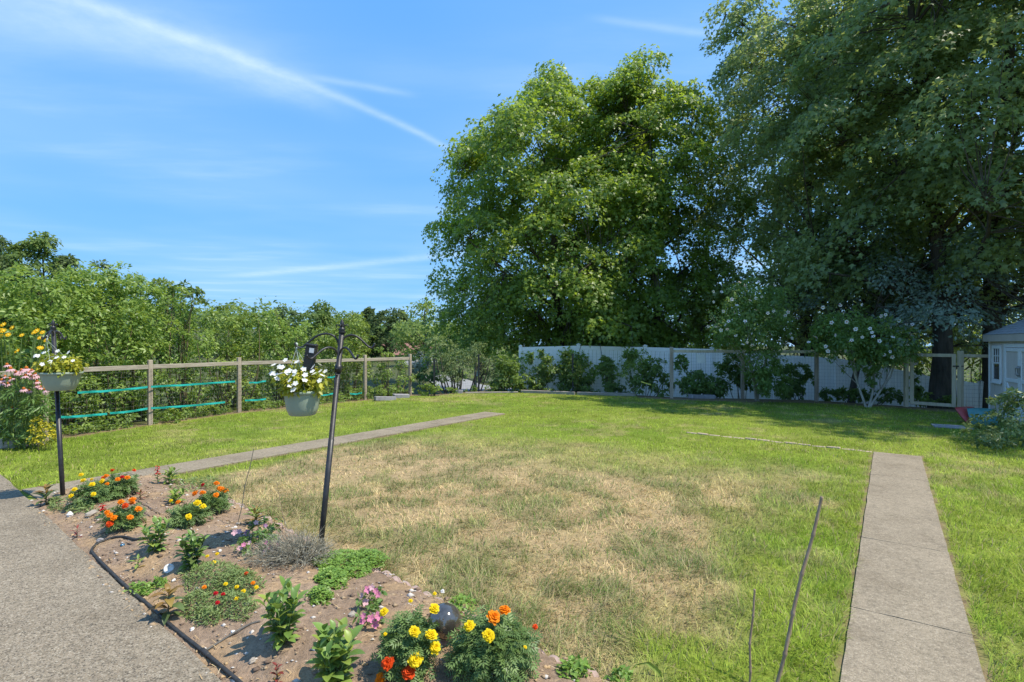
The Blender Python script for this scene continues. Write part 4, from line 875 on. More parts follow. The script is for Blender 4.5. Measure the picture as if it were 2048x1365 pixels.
bush('bright green climber just right of the first wooden post', [(1385, 765, 34, 28, 16.9, .35), (1365, 728, 14, 20, 17.0, .2), (1430, 770, 30, 24, 16.9, .35), (1445, 735, 18, 12, 17.0, .2), (1405, 780, 40, 16, 16.8, .3)], 85, mat='sharon', leaf=.11)
bush('dark vine arch behind the second wooden post', [(1468, 730, 20, 34, 17.0, .3), (1490, 752, 18, 36, 17.0, .3)], 86)
bush('dark vine strands trailing over the white fence left of the third wooden post', [(1590, 740, 36, 16, 16.9, .3), (1580, 775, 38, 22, 16.8, .3), (1612, 758, 16, 12, 16.8, .2)], 87)
bush('low groundcover hedge along the foot of the white fence behind the right shrub', [(1660, 790, 26, 12, 16.2, .35), (1700, 786, 28, 14, 15.9, .35), (1740, 792, 26, 10, 15.7, .3), (1780, 788, 24, 14, 15.4, .3)], 88)
bush('ivy patch around the trunk base inside the gate', [(1845, 795, 26, 12, 14.9, .4), (1900, 800, 18, 12, 14.7, .3), (1832, 770, 10, 30, 14.9, .2)], 89)
bush('low weeds behind the timber edging', [(1060, 782, 22, 7, 18.75, .2), (1110, 782, 24, 7, 18.75, .2), (1180, 783, 26, 7, 18.6, .2), (1240, 786, 26, 7, 18.2, .2)], 90, stems=0, leaf=.07, cat='weeds', name='low_weeds')
bush('small leafy plants at the feet of the two left steel posts', [(848, 780, 18, 12, 17.5, .25), (870, 775, 12, 14, 17.4, .2), (905, 782, 16, 8, 18.2, .2), (985, 778, 20, 12, 18.8, .2), (940, 780, 14, 10, 18.8, .2)], 91, leaf=.08, cat='plant', name='leafy_plants', mat='hedge')
blob_plant('feathery_shrub', 'pale feathery willow-like shrub between the two left steel posts', 'shrub', [(882, 700, 34, 34, 19.5, .6), (915, 730, 40, 36, 19.4, .6), (945, 705, 26, 28, 19.6, .5), (900, 750, 30, 18, 19.3, .5), (985, 735, 26, 28, 19.7, .5)], .13, 26, 'feather', tmpl=NARROW, seed=92, stems=14, stemr=.03, per=30, stemmat='bark')

# ------------------------------------------------------------------ rose of Sharon shrubs
def flower5(r, n=5, cup=.25, w=.42, wav=.0):
    mb = MB()
    for k in range(n):
        a = 2*math.pi*k/n; ca, sa = math.cos(a), math.sin(a); tr = lambda x, y, z: (x*ca-y*sa, x*sa+y*ca, z)
        mb.add([tr(0, 0, 0), tr(.5*r, -w*r, cup*r*.5), tr(1.0*r, -w*.6*r, cup*r+wav*r), tr(1.05*r, w*.5*r, cup*r), tr(.5*r, w*r, cup*r*.6)], [(0, 1, 2), (0, 2, 3), (0, 3, 4)])
    return mb
HIB = mesh_data('blossom', flower5(.055)); HIB.materials.append(M['p_white'])
def eye(r, h=.3): mb = MB(); mb.lathe([(r, 0), (r*.9, h*r), (r*.5, h*r*1.6), (.001, h*r*1.9)], n=7); return mb
HEYE = mesh_data('blossom_centre', eye(.014, 1)); HEYE.materials.append(M['p_crimson'])
def sharon(label, blobs, trunk_px, flowers, seed, Y):
    base = P(*trunk_px); t = blob_plant('flowering_shrub', label, 'shrub', blobs, .085, 62, 'sharon', seed=seed, stems=0, base=base, per=26, tmpl=NARROW if False else OVAL, crown='crown')
    rng = np.random.default_rng(seed); mb = MB(); l = np.array(base)
    for k, dx in enumerate((-.05, .03, .1)):
        tgt = Q(blobs[k][0], blobs[k][1], blobs[k][4])-l; p = limb(mb, (dx*.4, 0, -.05), tgt*np.array([.45, .6, .5])+[dx*2, 0, 0], .036, .022, rng, .05, 6, 7); limb(mb, p[-1], tgt, .022, .008, rng, .08, 5, 5)
        for q in range(3): limb(mb, p[3+q % 2], tgt+rng.normal(0, .4, 3), .016, .005, rng, .1, 5, 5)
    link('trunk', mesh_data('trunk', mb, True), M['palebark'], t)
    for px, py in flowers:
        dep = min([b[4]-b[5]*math.sqrt(max(.05, 1-min(1, ((px-b[0])/b[2])**2+((py-b[1])/b[3])**2)))*1.05 for b in blobs]+[Y]); dep = max(dep, Y-1.1)
        p = Q(px, py, dep)-l; d = np.array([0, 0, 0])-np.array([p[0]+l[0], p[1]+l[1], -1.0]); d = d/np.linalg.norm(d)+rng.normal(0, .75, 3)
        o = link('blossom', HIB, parent=t, mw=frame(p, d, rng.uniform(0, 6), rng.uniform(.72, 1.0))); link('blossom_centre', HEYE, parent=o)
z6 = lambda L: [(1320+x/4.875, 560+y/4.875) for x, y in L]; z7 = lambda L: [(1640+x/3.79, 560+y/3.79) for x, y in L]
sharon('white flowering hibiscus shrub with narrow pale trunk, left of the pair', [(1490, 640, 62, 62, 15.2, .8), (1545, 625, 50, 60, 15.4, .8), (1450, 668, 36, 30, 15.0, .6), (1525, 715, 46, 48, 15.2, .6), (1500, 590, 50, 32, 15.5, .6), (1550, 765, 34, 32, 15.4, .5), (1520, 760, 26, 34, 15.1, .4)], (1514, 802),
       z6([(830, 55), (1120, 50), (885, 165), (935, 180), (990, 165), (880, 195), (750, 250), (620, 305), (730, 320), (935, 290), (1108, 305), (1050, 325), (1250, 315), (1220, 350), (670, 405), (830, 405), (545, 455), (640, 440), (655, 480), (595, 490), (850, 610), (810, 625), (1340, 370), (525, 115), (780, 20), (960, 20), (700, 190), (470, 455), (900, 640), (740, 545), (1275, 530), (1285, 570), (525, 215), (600, 120)]), 101, 15.0)
sharon('white flowering hibiscus shrub on a forked pale trunk, right of the pair', [(1690, 665, 62, 50, 14.4, .8), (1755, 680, 60, 52, 14.2, .8), (1800, 690, 42, 44, 14.0, .6), (1650, 680, 36, 40, 14.5, .6), (1735, 720, 50, 28, 14.2, .5), (1745, 755, 16, 18, 14.2, .2)], (1735, 815),
       z7([(90, 325), (200, 320), (320, 190), (150, 190), (460, 275), (495, 265), (380, 370), (270, 375), (585, 340), (655, 335), (700, 340), (600, 310), (320, 435), (405, 430), (230, 465), (395, 400), (450, 465), (555, 430), (45, 505), (60, 540), (190, 540), (530, 545), (550, 585), (770, 565), (740, 570), (815, 525), (770, 625), (725, 635), (665, 490), (490, 570), (20, 210), (120, 420), (690, 410)])+z6([(1760, 250), (1590, 270), (1820, 410), (1670, 420), (1910, 480), (1500, 555), (1620, 650), (1870, 590), (1640, 695), (1530, 560), (1450, 610)]), 102, 14.1)

# ------------------------------------------------------------------ rose bush in front of the shed, bags, slab, dry weed
blob_plant('rose_bush', 'straggly green bush in front of the shed doors', 'shrub', [(2000, 850, 42, 40, 8.9, .5), (1960, 868, 36, 24, 8.8, .5), (2040, 835, 40, 50, 8.9, .5), (2020, 800, 26, 26, 9.0, .35), (1995, 812, 12, 22, 9, .2), (1975, 880, 40, 16, 8.6, .4)], .065, 80, 'rosebush', seed=111, stems=18, stemr=.008, stemmat='gstem', per=22)
blob_plant('pale_weed', 'pale feathery weed clump at the left of the rose bush', 'weed', [(1935, 865, 22, 18, 9.2, .3), (1950, 848, 16, 18, 9.2, .25)], .07, 70, 'feather', tmpl=NARROW, seed=112, stems=8, stemr=.005, stemmat='gstem', per=18)
def bag(label, px, py, Yo, size, rz, tilt, mat, seed):
    rng = np.random.default_rng(seed); b = P(px, py); t = thing('soil_bag', label, 'bag', b, rz, 'bags beside the shed'); n = 10; mb = MB(); vs = []; fs = []
    L, Wd, Th = size
    for s_ in (1, -1):
        for i in range(n+1):
            for j in range(n+1):
                u = i/n*2-1; v = j/n*2-1; h = (max(0, 1-abs(u)**3)*max(0, 1-abs(v)**3))**.6; vs.append((u*L/2*(1-.05*v*v), v*Wd/2*(1-.06*u*u), s_*Th/2*h*(1+.25*math.sin(5*u+seed)*math.cos(4*v))+.0))
    m_ = (n+1)**2
    for s_ in (0, 1):
        for i in range(n):
            for j in range(n): q = s_*m_+i*(n+1)+j; f = (q, q+n+1, q+n+2, q+1); fs.append(f if s_ == 0 else f[::-1])
    R = np.array(Matrix.Rotation(tilt, 3, 'X')); vv = np.array(vs)@R.T; dz = -vv[:, 2].min(); mb.add(vv+[0, 0, dz], fs)
    link('bag_body', mesh_data('bag_body', mb, True), mat, t)
    mb = MB()                                            # printed panel: bent to the bag's face
    g = 6; vs = [];
    for i in range(g+1):
        for j in range(g+1):
            u = -.5+i/g*1.0; v = -.45+j/g*.35; h = (max(0, 1-abs(u)**3)*max(0, 1-abs(v)**3))**.6; vs.append((u*L/2*(1-.05*v*v), v*Wd/2*(1-.06*u*u), Th/2*h*(1+.25*math.sin(5*u+seed)*math.cos(4*v))+.006))
    mb.add(np.array(vs)@R.T+[0, 0, dz], [(i*(g+1)+j, (i+1)*(g+1)+j, (i+1)*(g+1)+j+1, i*(g+1)+j+1) for i in range(g) for j in range(g) if (i+j) % 3]); link('printed_panel', mesh_data('printed_panel', mb), M['bagwhite'], t)
bag('crumpled red plastic soil bag leaning at the shed corner', 1940, 846, 0, (.62, .42, .16), math.radians(20), math.radians(52), M['bagred'], 1)
bag('teal plastic soil bag between the red bag and the shed', 1966, 850, 0, (.5, .40, .18), math.radians(-15), math.radians(58), M['bagteal'], 2)
p = P(1904, 855); mb = MB(); mb.box((0, 0, .012), (.62, .42, .03), None, .006); o = link('stepping_slab', mesh_data('stepping_slab', mb), M['block'], loc=p); o.rotation_euler = (0, 0, -.5); tag(o, 'flat grey slab lying in the shaded grass near the bags', 'slab')

# ------------------------------------------------------------------ shepherd hooks
def arm_pts(base, d, reach, h, drop):
    prof = [(.012, -.20), (.016, 0), (.05, .55), (.14, .85), (.32, 1.0), (.52, .86), (.70, .5), (.84, .18), (.93, .10), (1.0, .22), (1.03, .42)]
    prof = np.array(prof); r = np.interp(np.linspace(0, 10, 31), np.arange(11), prof[:, 0]); z = np.interp(np.linspace(0, 10, 31), np.arange(11), prof[:, 1])
    k = np.ones(3)/3; r[1:-1] = np.convolve(r, k, 'valid'); z[1:-1] = np.convolve(z, k, 'valid')
    return np.array(base)+np.outer(r*reach, d)+np.outer(z*h, [0, 0, 1.])
def fleur(mb, top, s_=1.0):
    mb.lathe([(.016*s_, -.03), (.02*s_, -.02), (.014*s_, -.008), (.02*s_, .0), (.012*s_, .012), (.008*s_, .02), (.013*s_, .035), (.011*s_, .055), (.002, .085)], top, 10)
    for a in (0, math.pi/2, math.pi, 1.5*math.pi):
        d = np.array([math.cos(a), math.sin(a), 0]); mb.tube([top+[0, 0, .012], top+d*.012*s_+[0, 0, .03], top+d*.026*s_+[0, 0, .038], top+d*.034*s_+[0, 0, .026], top+d*.03*s_+[0, 0, .016]], [.006, .006, .005, .0045, .003], 6)
def hook(label, base, top, arms, seed, group='iron plant hooks'):
    t = thing('shepherd_hook', label, 'plant hook', base, group=group); base = np.array(base); top = np.array(top)
    mb = MB(); ax = (top-base)/np.linalg.norm(top-base); mb.tube([base-ax*.25, base+(top-base)*.5, base+(top-base)*.5001, top-ax*.04], [.0225, .0225, .0205, .0205], 12); part(t, 'pole', mb, M['black'], True)
    mb = MB(); fleur(mb, top-ax*.03, 1.5); part(t, 'finial', mb, M['black'], True)
    ends = []
    for d, reach, h, off in arms:
        d = np.array(d, float); d /= np.linalg.norm(d); b = top-ax*off; p = arm_pts(b, d, reach, h, 0); mb = MB(); mb.tube(p, .0082, 8); part(t, 'hook_arm', mb, M['black'], True); ends.append(p[-4])
    mb = MB(); c = top-ax*.34; mb.tube([c-ax*.03, c+ax*.03], .027, 10); mb.tube([c+[0, -.02, 0], c+[.0, -.05, -.004]], .007, 7); mb.tube([c+[0, -.02, -.05], c+[0, -.045, -.05]], .009, 7); part(t, 'clamp', mb, M['black'], True)
    return t, ends
HB = P(640, 1106, .05); HT = Q(685, 652, HB[1]+.02)
_, ends = hook('black iron plant hook with four arms, leaning over the bed beside the lavender', HB, HT, [((-1, -.12, 0), .335, .13, .19), ((1, .15, 0), .26, .12, .19), ((-.62, -.78, 0), .27, .10, .27), ((.72, -.7, 0), .28, .10, .27)], 1)
LB = P(126, 997, .03); LT = Q(106, 650, LB[1])
_, endsL = hook('black iron plant hook standing by the walk at the left end of the bed', LB, LT, [((.45, -.85, 0), .26, .11, .17), ((-.45, .85, 0), .26, .11, .17), ((.85, .45, 0), .10, .10, .17), ((-.85, -.45, 0), .10, .10, .17)], 2)

def on_dome(px, py, c, rx, ry, rz):                      # where the sight line meets the plant's dome
    for Y in np.arange(c[1]-ry*1.15, c[1]+ry, ry/24):
        p = Q(px, py, Y); e = ((p-c)/np.array([rx, ry, rz])*.92)
        if e@e < 1: return p
    return Q(px, py, c[1])
# ------------------------------------------------------------------ hanging baskets and their plants
VINCA = mesh_data('blossom', flower5(.022, 5, .12, .46)); VINCA.materials.append(M['p_white'])
def basket(label, c, prof, hookpt, seed):
    t = thing('hanging_basket', label, 'planter', (c[0], c[1], c[2]+prof[0][1]), group='hanging baskets'); l = t.location
    mb = MB(); mb.lathe(prof, c, 40); part(t, 'pot', mb, M['pot'], True)
    R, zr = prof[-1]; mb = MB(); mb.lathe([(R-.002, zr-.022), (R+.009, zr-.02), (R+.010, zr-.002), (R+.004, zr+.004), (R-.008, zr+.002), (R-.012, zr-.02)], c, 40, False); part(t, 'rim', mb, M['pot'], True)
    mb = MB(); mb.lathe([(R-.006, zr-.03), (R*.5, zr-.02), (.001, zr-.015)], c, 24, False); part(t, 'soil', mb, M['potsoil'], True)
    for k in range(4):
        a = seed+k*math.pi/2; mb = MB(); mb.tube([np.array(hookpt)+[0, 0, -.02], np.array(c)+[R*math.cos(a), R*math.sin(a), zr]], .0019, 5); part(t, 'hanger_wire', mb, M['hang'])
    mb = MB(); hp = np.array(hookpt); mb.tube([hp+[0, 0, .025], hp+[.008, 0, .012], hp+[.006, 0, -.01], hp+[0, 0, -.03]], [.005, .006, .008, .009], 7); part(t, 'hanger_hook', mb, M['hang'], True)
    return t
def vinca(label, c, R, zr, spread, hgt, seed, nl=230, nf=34, fl=None):
    rng = np.random.default_rng(seed); b = np.array(c)+[0, 0, zr-.02]; t = thing('periwinkle_plant', label, 'flowers', b, group='white flowers in baskets')
    n = 46; th = rng.uniform(0, 6.28, n); r = np.sqrt(rng.random(n))*spread*.85; tips = np.stack([r*np.cos(th), r*np.sin(th), hgt*(.95-.55*(r/spread)**2)*rng.uniform(.6, 1.08, n)], 1)
    mb = MB()
    for i in range(n): s0 = np.array([tips[i, 0]*.45, tips[i, 1]*.45, 0]); mb.tube([s0, (s0+tips[i])/2+[0, 0, .02], tips[i]], .0022, 4)
    link('stems', mesh_data('stems', mb), M['gstem'], t)
    C = []; O = []
    for i in range(n):
        for k in range(3): u = .45+.27*k; C.append(tips[i]*[1, 1, u]*(.6+.4*u)); O.append(norm(np.array([math.cos(th[i]), math.sin(th[i]), .2])))
    C = np.array(C); O = np.array(O); pos, nr, tp, sz, ti = cluster_leaves(rng, C, O, np.full(len(C), .025), 8, .060, .3, .9, .5, .3, .28); pos[:, 2] = np.maximum(pos[:, 2], -.02)
    link('foliage', leaf_mesh('foliage', pos, nr, tp, sz, ti, OVAL), M['vincaleaf'], t)
    pts = [on_dome(px, py, b+[0, 0, hgt*.25], spread*1.0, spread*.95, hgt*.8)-b for px, py in fl] if fl else [tips[i]+[0, 0, .015] for i in range(nf)]
    for p in pts: link('blossom', VINCA, parent=t, mw=frame(p, np.array([rng.normal(0, .5), -.7+rng.normal(0, .4), .75]), rng.uniform(0, 6), rng.uniform(.85, 1.15)))
zz4 = lambda L: [(520+x/6.204, 640+y/6.204) for x, y in L]; zz5 = lambda L: [(x/5.69, 620+y/5.69) for x, y in L]
Yb = HB[1]; cB = Q(605, 782, Yb-.04); Rb = 35/F*Yb; hb = 48/F*Yb
PR2 = [(Rb*.66, -hb), (Rb*.72, -hb*.97), (Rb*.86, -hb*.72), (Rb*.93, -hb*.4), (Rb*.97, -.03), (Rb, 0)]
basket('sage green plastic basket hung from the leaning hook', cB, PR2, ends[0], .5)
vinca('white periwinkle with yellowing leaves in the basket on the leaning hook', cB, Rb, 0, 52/F*Yb, 64/F*Yb, 3, fl=zz4([(315, 500), (140, 565), (170, 560), (240, 580), (270, 590), (455, 525), (740, 555), (660, 585), (150, 665), (195, 680), (255, 670), (360, 635), (330, 660), (430, 640), (430, 675), (540, 610), (650, 640), (750, 635), (810, 640), (670, 670), (770, 690), (560, 685), (210, 730), (370, 750), (555, 750), (740, 755), (440, 790), (375, 820), (415, 868)]))
Yl = LB[1]-.05; cL = Q(122, 745, Yl); Rl = 34/F*Yl; hl = 36/F*Yl
PR1 = [(Rl*.62, -hl), (Rl*.68, -hl*.96), (Rl*.82, -hl*.6), (Rl*.93, -hl*.25), (Rl*.98, -.02), (Rl, 0)]
basket('wide sage green plastic basket hung from the left hook', cL, PR1, endsL[0], .3)
vinca('white periwinkle with yellow leaves in the wide left basket', cL, Rl, 0, 45/F*Yl, 42/F*Yl, 4, fl=zz5([(555, 462), (495, 490), (430, 525), (655, 470), (780, 485), (600, 535), (730, 540), (570, 590), (520, 560), (480, 620), (830, 580), (700, 570), (400, 525), (645, 545)]))
# black box hanging over the flowers
def black_box():
    b = Q(617, 741, Yb-.10); t = thing('black_box', 'small ribbed black plastic box with pale label hanging in the white flowers', 'box', b); R = np.array(Matrix.Rotation(math.radians(8), 3, 'Y')); w, d, h = .078, .05, .19
    mb = MB(); mb.box(R@np.array([0, 0, h/2]), (w, d, h), R, .006)
    for k in range(9): mb.box(R@np.array([-w/2-.004, 0, .02+k*.018]), (.012, d*.9, .006), R, .002)
    link('case', mesh_data('case', mb), M['blackplastic'], t); mb = MB(); mb.box(R@np.array([.0, 0, h+.006]), (w*1.06, d*1.1, .016), R, .004); link('lid', mesh_data('lid', mb), M['blackplastic'], t)
    mb = MB(); mb.box(R@np.array([.012, -d/2-.0015, h*.82]), (.036, .002, .036), R); link('label_sticker', mesh_data('label_sticker', mb), M['bagwhite'], t)
    mb = MB(); mb.tube([R@np.array([0, 0, h]), np.array(ends[0])-b+[.0, 0, -.02]], .002, 5); link('hanging_wire', mesh_data('hanging_wire', mb), M['metal'], t)
black_box()

# ------------------------------------------------------------------ flower bed plants
def gb(px, py):                                          # pixel on the soil of the bed
    z = .05
    for _ in range(4): p = P(px, py, z); z = float(bedz(p[0], p[1]))
    return P(px, py, z)
def pom(r, rings=((1.0, 14, .0, -.05), (.82, 12, .35, .18), (.6, 10, .75, .36), (.36, 7, 1.1, .5)), w=.2):
    mb = MB()
    for rr, n, tilt, z in rings:
        for k in range(n):
            a = 2*math.pi*(k+rr*3)/n; ca, sa = math.cos(a), math.sin(a); L = r*rr; tr = lambda x, y, q: (x*ca-y*sa, x*sa+y*ca, q)
            L *= random.uniform(.85, 1.12); zt = z*r+math.sin(tilt)*L*.35+r*random.uniform(-.09, .09); ww = r*w*(1.15 if rr > .7 else 1)
            mb.add([tr(L*.15, 0, z*r*.6), tr(L*.75, -ww, zt+.02*r), tr(L*1.02, -ww*.7, zt-.06*r*(k % 2)), tr(L*1.02, ww*.7, zt+.05*r), tr(L*.75, ww, zt)], [(0, 1, 4), (1, 2, 3, 4)])
    mb.lathe([(r*.2, -.35*r), (r*.45, -.12*r), (r*.3, .1*r)], n=8); return mb
POM = {}
for k, m_ in (('y', 'p_yellow'), ('o', 'p_orange'), ('r', 'p_red'), ('c', 'p_crimson')): POM[k] = mesh_data('flower_head', pom(.027)); POM[k].materials.append(M[m_])
def marigold(label, bx0, bx1, top, bot, flowers, seed, nleaf=230, size=None, scale=1.0):
    rng = np.random.default_rng(seed); mid = (bx0+bx1)/2; b = gb(mid, bot-(bot-top)*.12); Y = b[1]; rx = (bx1-bx0)/2/F*Y; hz = (bot-top)/F*Y*.80; ry = rx*.85
    b = b+np.array([0, ry*.25, 0]); b[2] = bedz(b[0], b[1]); t = thing('marigold_plant', label, 'flowers', b, group='marigolds in the bed'); c = b+[0, 0, hz*.32]; rz = hz*.68
    n = nleaf; d = norm(rng.normal(0, 1, (n, 3))); d[:, 2] = np.where(d[:, 2] < -.35, -d[:, 2], d[:, 2]); r = rng.uniform(.45, .9, n); ls = size or (.05+.05*rx/.12*.5); kx = max(.55, 1-.45*ls/rx); pos = d*r[:, None]*np.array([rx*kx, ry*kx, rz*kx])+[0, 0, hz*.32]
    pos[:, 2] = np.maximum(pos[:, 2], .01)
    nr = d*.8+np.array([0, 0, .6])+rng.normal(0, .45, (n, 3)); tp = d+np.array([0, 0, .25])+rng.normal(0, .4, (n, 3))
    link('foliage', leaf_mesh('foliage', pos, nr, tp, ls*rng.uniform(.7, 1.25, n), np.clip(.45+rng.normal(0, .28, n), 0, 1), PINNATE), M['marigoldleaf'], t)
    mb = MB()
    for k in range(10): a = rng.uniform(0, 6.28); e = np.array([math.cos(a)*rx*.6, math.sin(a)*ry*.6, hz*.7]); mb.tube([(0, 0, -.02), e*[.4, .4, .5], e], .003, 4)
    link('stems', mesh_data('stems', mb), M['gstem'], t)
    for f in flowers:
        px, py, k = f[:3]; p = on_dome(px, py, c, rx, ry, rz)-b; d_ = np.array([p[0]*2, -.35+p[1], .55+p[2]]); d_ = d_/np.linalg.norm(d_)
        o = link('flower_head', POM[k], parent=t, mw=frame(p+d_*.012, d_+rng.normal(0, .15, 3), rng.uniform(0, 6), (f[3] if len(f) > 3 else 1)*scale*rng.uniform(.9, 1.1)))
    return t
zA = lambda L: [(x/2.926, 900+y/2.926)+tuple(r) for x, y, *r in L]; zB = lambda L: [(500+x/2.926, 1000+y/2.926)+tuple(r) for x, y, *r in L]
marigold('yellow marigold plant beside the left hook pole', 133, 222, 964, 1014, zA([(478, 152, 'y'), (490, 187, 'y'), (540, 208, 'y'), (440, 237, 'y'), (420, 275, 'y'), (548, 264, 'y'), (540, 180, 'y', .8)]), 201)
marigold('orange and yellow marigold plant backed by the concrete walk', 195, 270, 948, 1000, zA([(600, 190, 'y', 1.1), (625, 160, 'o'), (690, 178, 'o'), (745, 168, 'o'), (660, 127, 'r'), (610, 168, 'r', .8), (630, 205, 'o', .8), (785, 125, 'r', .7), (715, 165, 'c', .8)]), 202)
marigold('orange marigold plant just above the curled hose end', 201, 284, 1012, 1066, zA([(710, 313, 'o'), (775, 300, 'o', 1.2), (735, 333, 'r'), (810, 352, 'o', 1.1), (630, 372, 'o'), (645, 388, 'o'), (668, 403, 'o'), (762, 400, 'o'), (645, 438, 'r'), (775, 318, 'o', .9)]), 203)
marigold('yellow marigold plant in front of the orange one mid bed', 332, 410, 1008, 1058, zA([(1155, 318, 'y', 1.2), (1105, 396, 'y', 1.1), (1188, 337, 'y'), (1045, 313, 'o', .8), (1005, 305, 'y', .8)]), 204)
marigold('orange marigold plant next to the dry lawn edge', 385, 456, 978, 1034, zA([(1147, 262, 'o', 1.2), (1188, 258, 'o', 1.1), (1268, 203, 'o', 1.1), (1265, 270, 'o'), (1300, 238, 'o', 1.1), (1285, 232, 'o'), (1190, 212, 'c', .8), (1320, 245, 'o')]), 205)
marigold('large yellow marigold plant in front of the mirror ball', 752, 874, 1208, 1370, zB([(1075, 648, 'y', 1.15), (788, 668, 'y', .9), (962, 780, 'y', .9), (1058, 800, 'y', 1.15), (1080, 873, 'y'), (968, 945, 'y', 1.15), (810, 963, 'r', 1.1), (930, 1017, 'r', 1.1), (770, 1056, 'o'), (1078, 560, 'y', .4), (940, 603, 'y', .45), (795, 795, 'y', .4)]), 206, 820, .066)
marigold('large orange topped marigold bush at the bottom of the picture', 884, 1082, 1228, 1375, zB([(1488, 658, 'o', 1.2), (1425, 697, 'o', 1.15), (1287, 748, 'y'), (1397, 803, 'y'), (1662, 752, 'r', .5), (1605, 870, 'y', .35)]), 207, 1000, .072)

# broad-leaved plants, leaf by leaf
def blade_leaf(L, w, fold=.18, curl=.35, nseg=6, wave=0.0):
    mb = MB(); vs = []; fs = []
    for i in range(nseg+1):
        u = i/nseg; ww = w*max(.02, (math.sin(min(1, u*1.02)*math.pi)**.75)*(1-.25*u)); y = L*u*math.cos(curl*u*.8); z = L*(u*.25-curl*u*u*.7)
        vs += [(-ww, y, z+fold*ww*2+wave*math.sin(u*9)), (0, y, z), (ww, y, z+fold*ww*2-wave*math.sin(u*9))]
    for i in range(nseg):
        b = i*3; fs += [(b, b+1, b+4, b+3), (b+1, b+2, b+5, b+4)]
    mb.add(vs, fs); return mb
LEAFM = {}
def leafdata(key, mat, L, w, **k):
    if key not in LEAFM: LEAFM[key] = mesh_data('leaf', blade_leaf(L, w, **k), True); LEAFM[key].materials.append(M[mat])
    return LEAFM[key]
def broad_plant(name, label, px, base_py, w_px, h_px, mats, seed, nst=5, nlv=8, Lm=.09, wm=.022, stem='gstem', cat='plant', lean=.55, group=None, curl=.4):
    rng = np.random.default_rng(seed); b = gb(px, base_py); Y = b[1]; R = w_px/2/F*Y; Hh = h_px/F*Y; t = thing(name, label, cat, b, group=group); mb = MB()
    for s_ in range(nst):
        a = s_*2.4+rng.uniform(-.3, .3); rr = R*(.0 if s_ == 0 else rng.uniform(.35, .62)); tip = np.array([rr*math.cos(a), rr*math.sin(a), Hh*(1-.35*(rr/R))*rng.uniform(.82, .98)])
        mid = tip*[.55, .55, .5]; mb.tube([(0, 0, -.02), mid*.6, mid, tip], [.0045, .004, .0035, .002], 5)
        for k in range(nlv):
            u = .12+.88*k/(nlv-1); p = (1-u)*(1-u)*np.array([0, 0, 0])+2*u*(1-u)*mid*1.0+u*u*tip; az = k*2.4+a; out = np.array([math.cos(az), math.sin(az), 0]); top = u > .93
            el = (.9 if top else .15+.6*u-.25*(1-u))+rng.normal(0, .15); ydir = out*math.cos(el)+np.array([0, 0, math.sin(el)]); z_ = np.array([0, 0, 1.])-ydir*ydir[2]; z_ = z_/np.linalg.norm(z_); x_ = np.cross(ydir, z_)
            sc = (1.05-.35*abs(u-.45))*rng.uniform(.8, 1.15)*(.75 if top else 1); mt = mats[int(rng.integers(len(mats)))]
            m4 = Matrix([[x_[0]*sc, ydir[0]*sc, z_[0]*sc, p[0]], [x_[1]*sc, ydir[1]*sc, z_[1]*sc, p[1]], [x_[2]*sc, ydir[2]*sc, z_[2]*sc, p[2]], [0, 0, 0, 1]])
            ld = leafdata((mt, round(Lm, 3), round(wm, 3), curl), mt, Lm, wm, curl=curl); link('leaf', ld, parent=t, mw=m4)
    link('stems', mesh_data('stems', mb, True), M[stem], t); return t
broad_plant('leafy_plant', 'bushy green leafy plant right of the curled hose end', 312, 1104, 88, 68, ['broad', 'broad', 'broadY'], 211, 9, 10, .085, .021)
broad_plant('leafy_plant', 'bushy green leafy plant above the white half-buried disc', 382, 1136, 80, 74, ['broad', 'broad', 'darkleaf'], 212, 9, 10, .085, .025)
broad_plant('leafy_plant', 'big green leafy plant at the end of the thin feeder pipe', 566, 1290, 116, 125, ['broad', 'broadY', 'broad'], 213, 10, 10, .095, .027)
broad_plant('leafy_plant', 'big green leafy plant at the bottom left of the marigolds', 668, 1380, 128, 135, ['broadY', 'broad', 'broad'], 214, 10, 10, .10, .030)
broad_plant('copper_plant', 'copper leaved plant hanging over the hose', 337, 1236, 76, 62, ['copper', 'copper', 'darkleaf'], 215, 1, 16, .13, .028, 'stem', curl=.75)
broad_plant('dark_leaved_plant', 'dark green plant at the patio corner beside the left pole', 92, 1012, 62, 40, ['darkleaf', 'darkleaf', 'copper'], 216, 2, 9, .14, .032, 'stem', curl=.6)
broad_plant('red_seedling', 'small dark red seedling at the patio edge', 154, 1076, 26, 20, ['redleaf'], 217, 1, 8, .06, .008, 'stem')
broad_plant('seedling', 'small yellow-green seedling between hose and white disc', 276, 1138, 38, 22, ['broadY', 'copper'], 218, 1, 8, .07, .012)
broad_plant('copper_plant', 'copper topped rosette at the dry lawn edge', 513, 1050, 56, 34, ['copper', 'broadY', 'darkleaf'], 219, 3, 9, .12, .019, 'stem')
broad_plant('leafy_plant', 'yellow-green leafy plant left of the mid-bed orange marigold', 350, 1006, 56, 24, ['broadY', 'broad'], 220, 4, 8, .11, .022)
broad_plant('leafy_plant', 'low leafy plant by the walk right of the red salvia', 340, 968, 46, 30, ['broad', 'broadY'], 221, 4, 8, .11, .022)
broad_plant('withered_plant', 'small withered brown plant near the walk', 281, 1000, 24, 18, ['redleaf', 'copper'], 222, 2, 6, .06, .014, 'stem')
broad_plant('withered_plant', 'withered red-brown stem at the bottom of the bed', 554, 1372, 34, 48, ['redleaf', 'copper'], 223, 1, 11, .04, .011, 'stem')
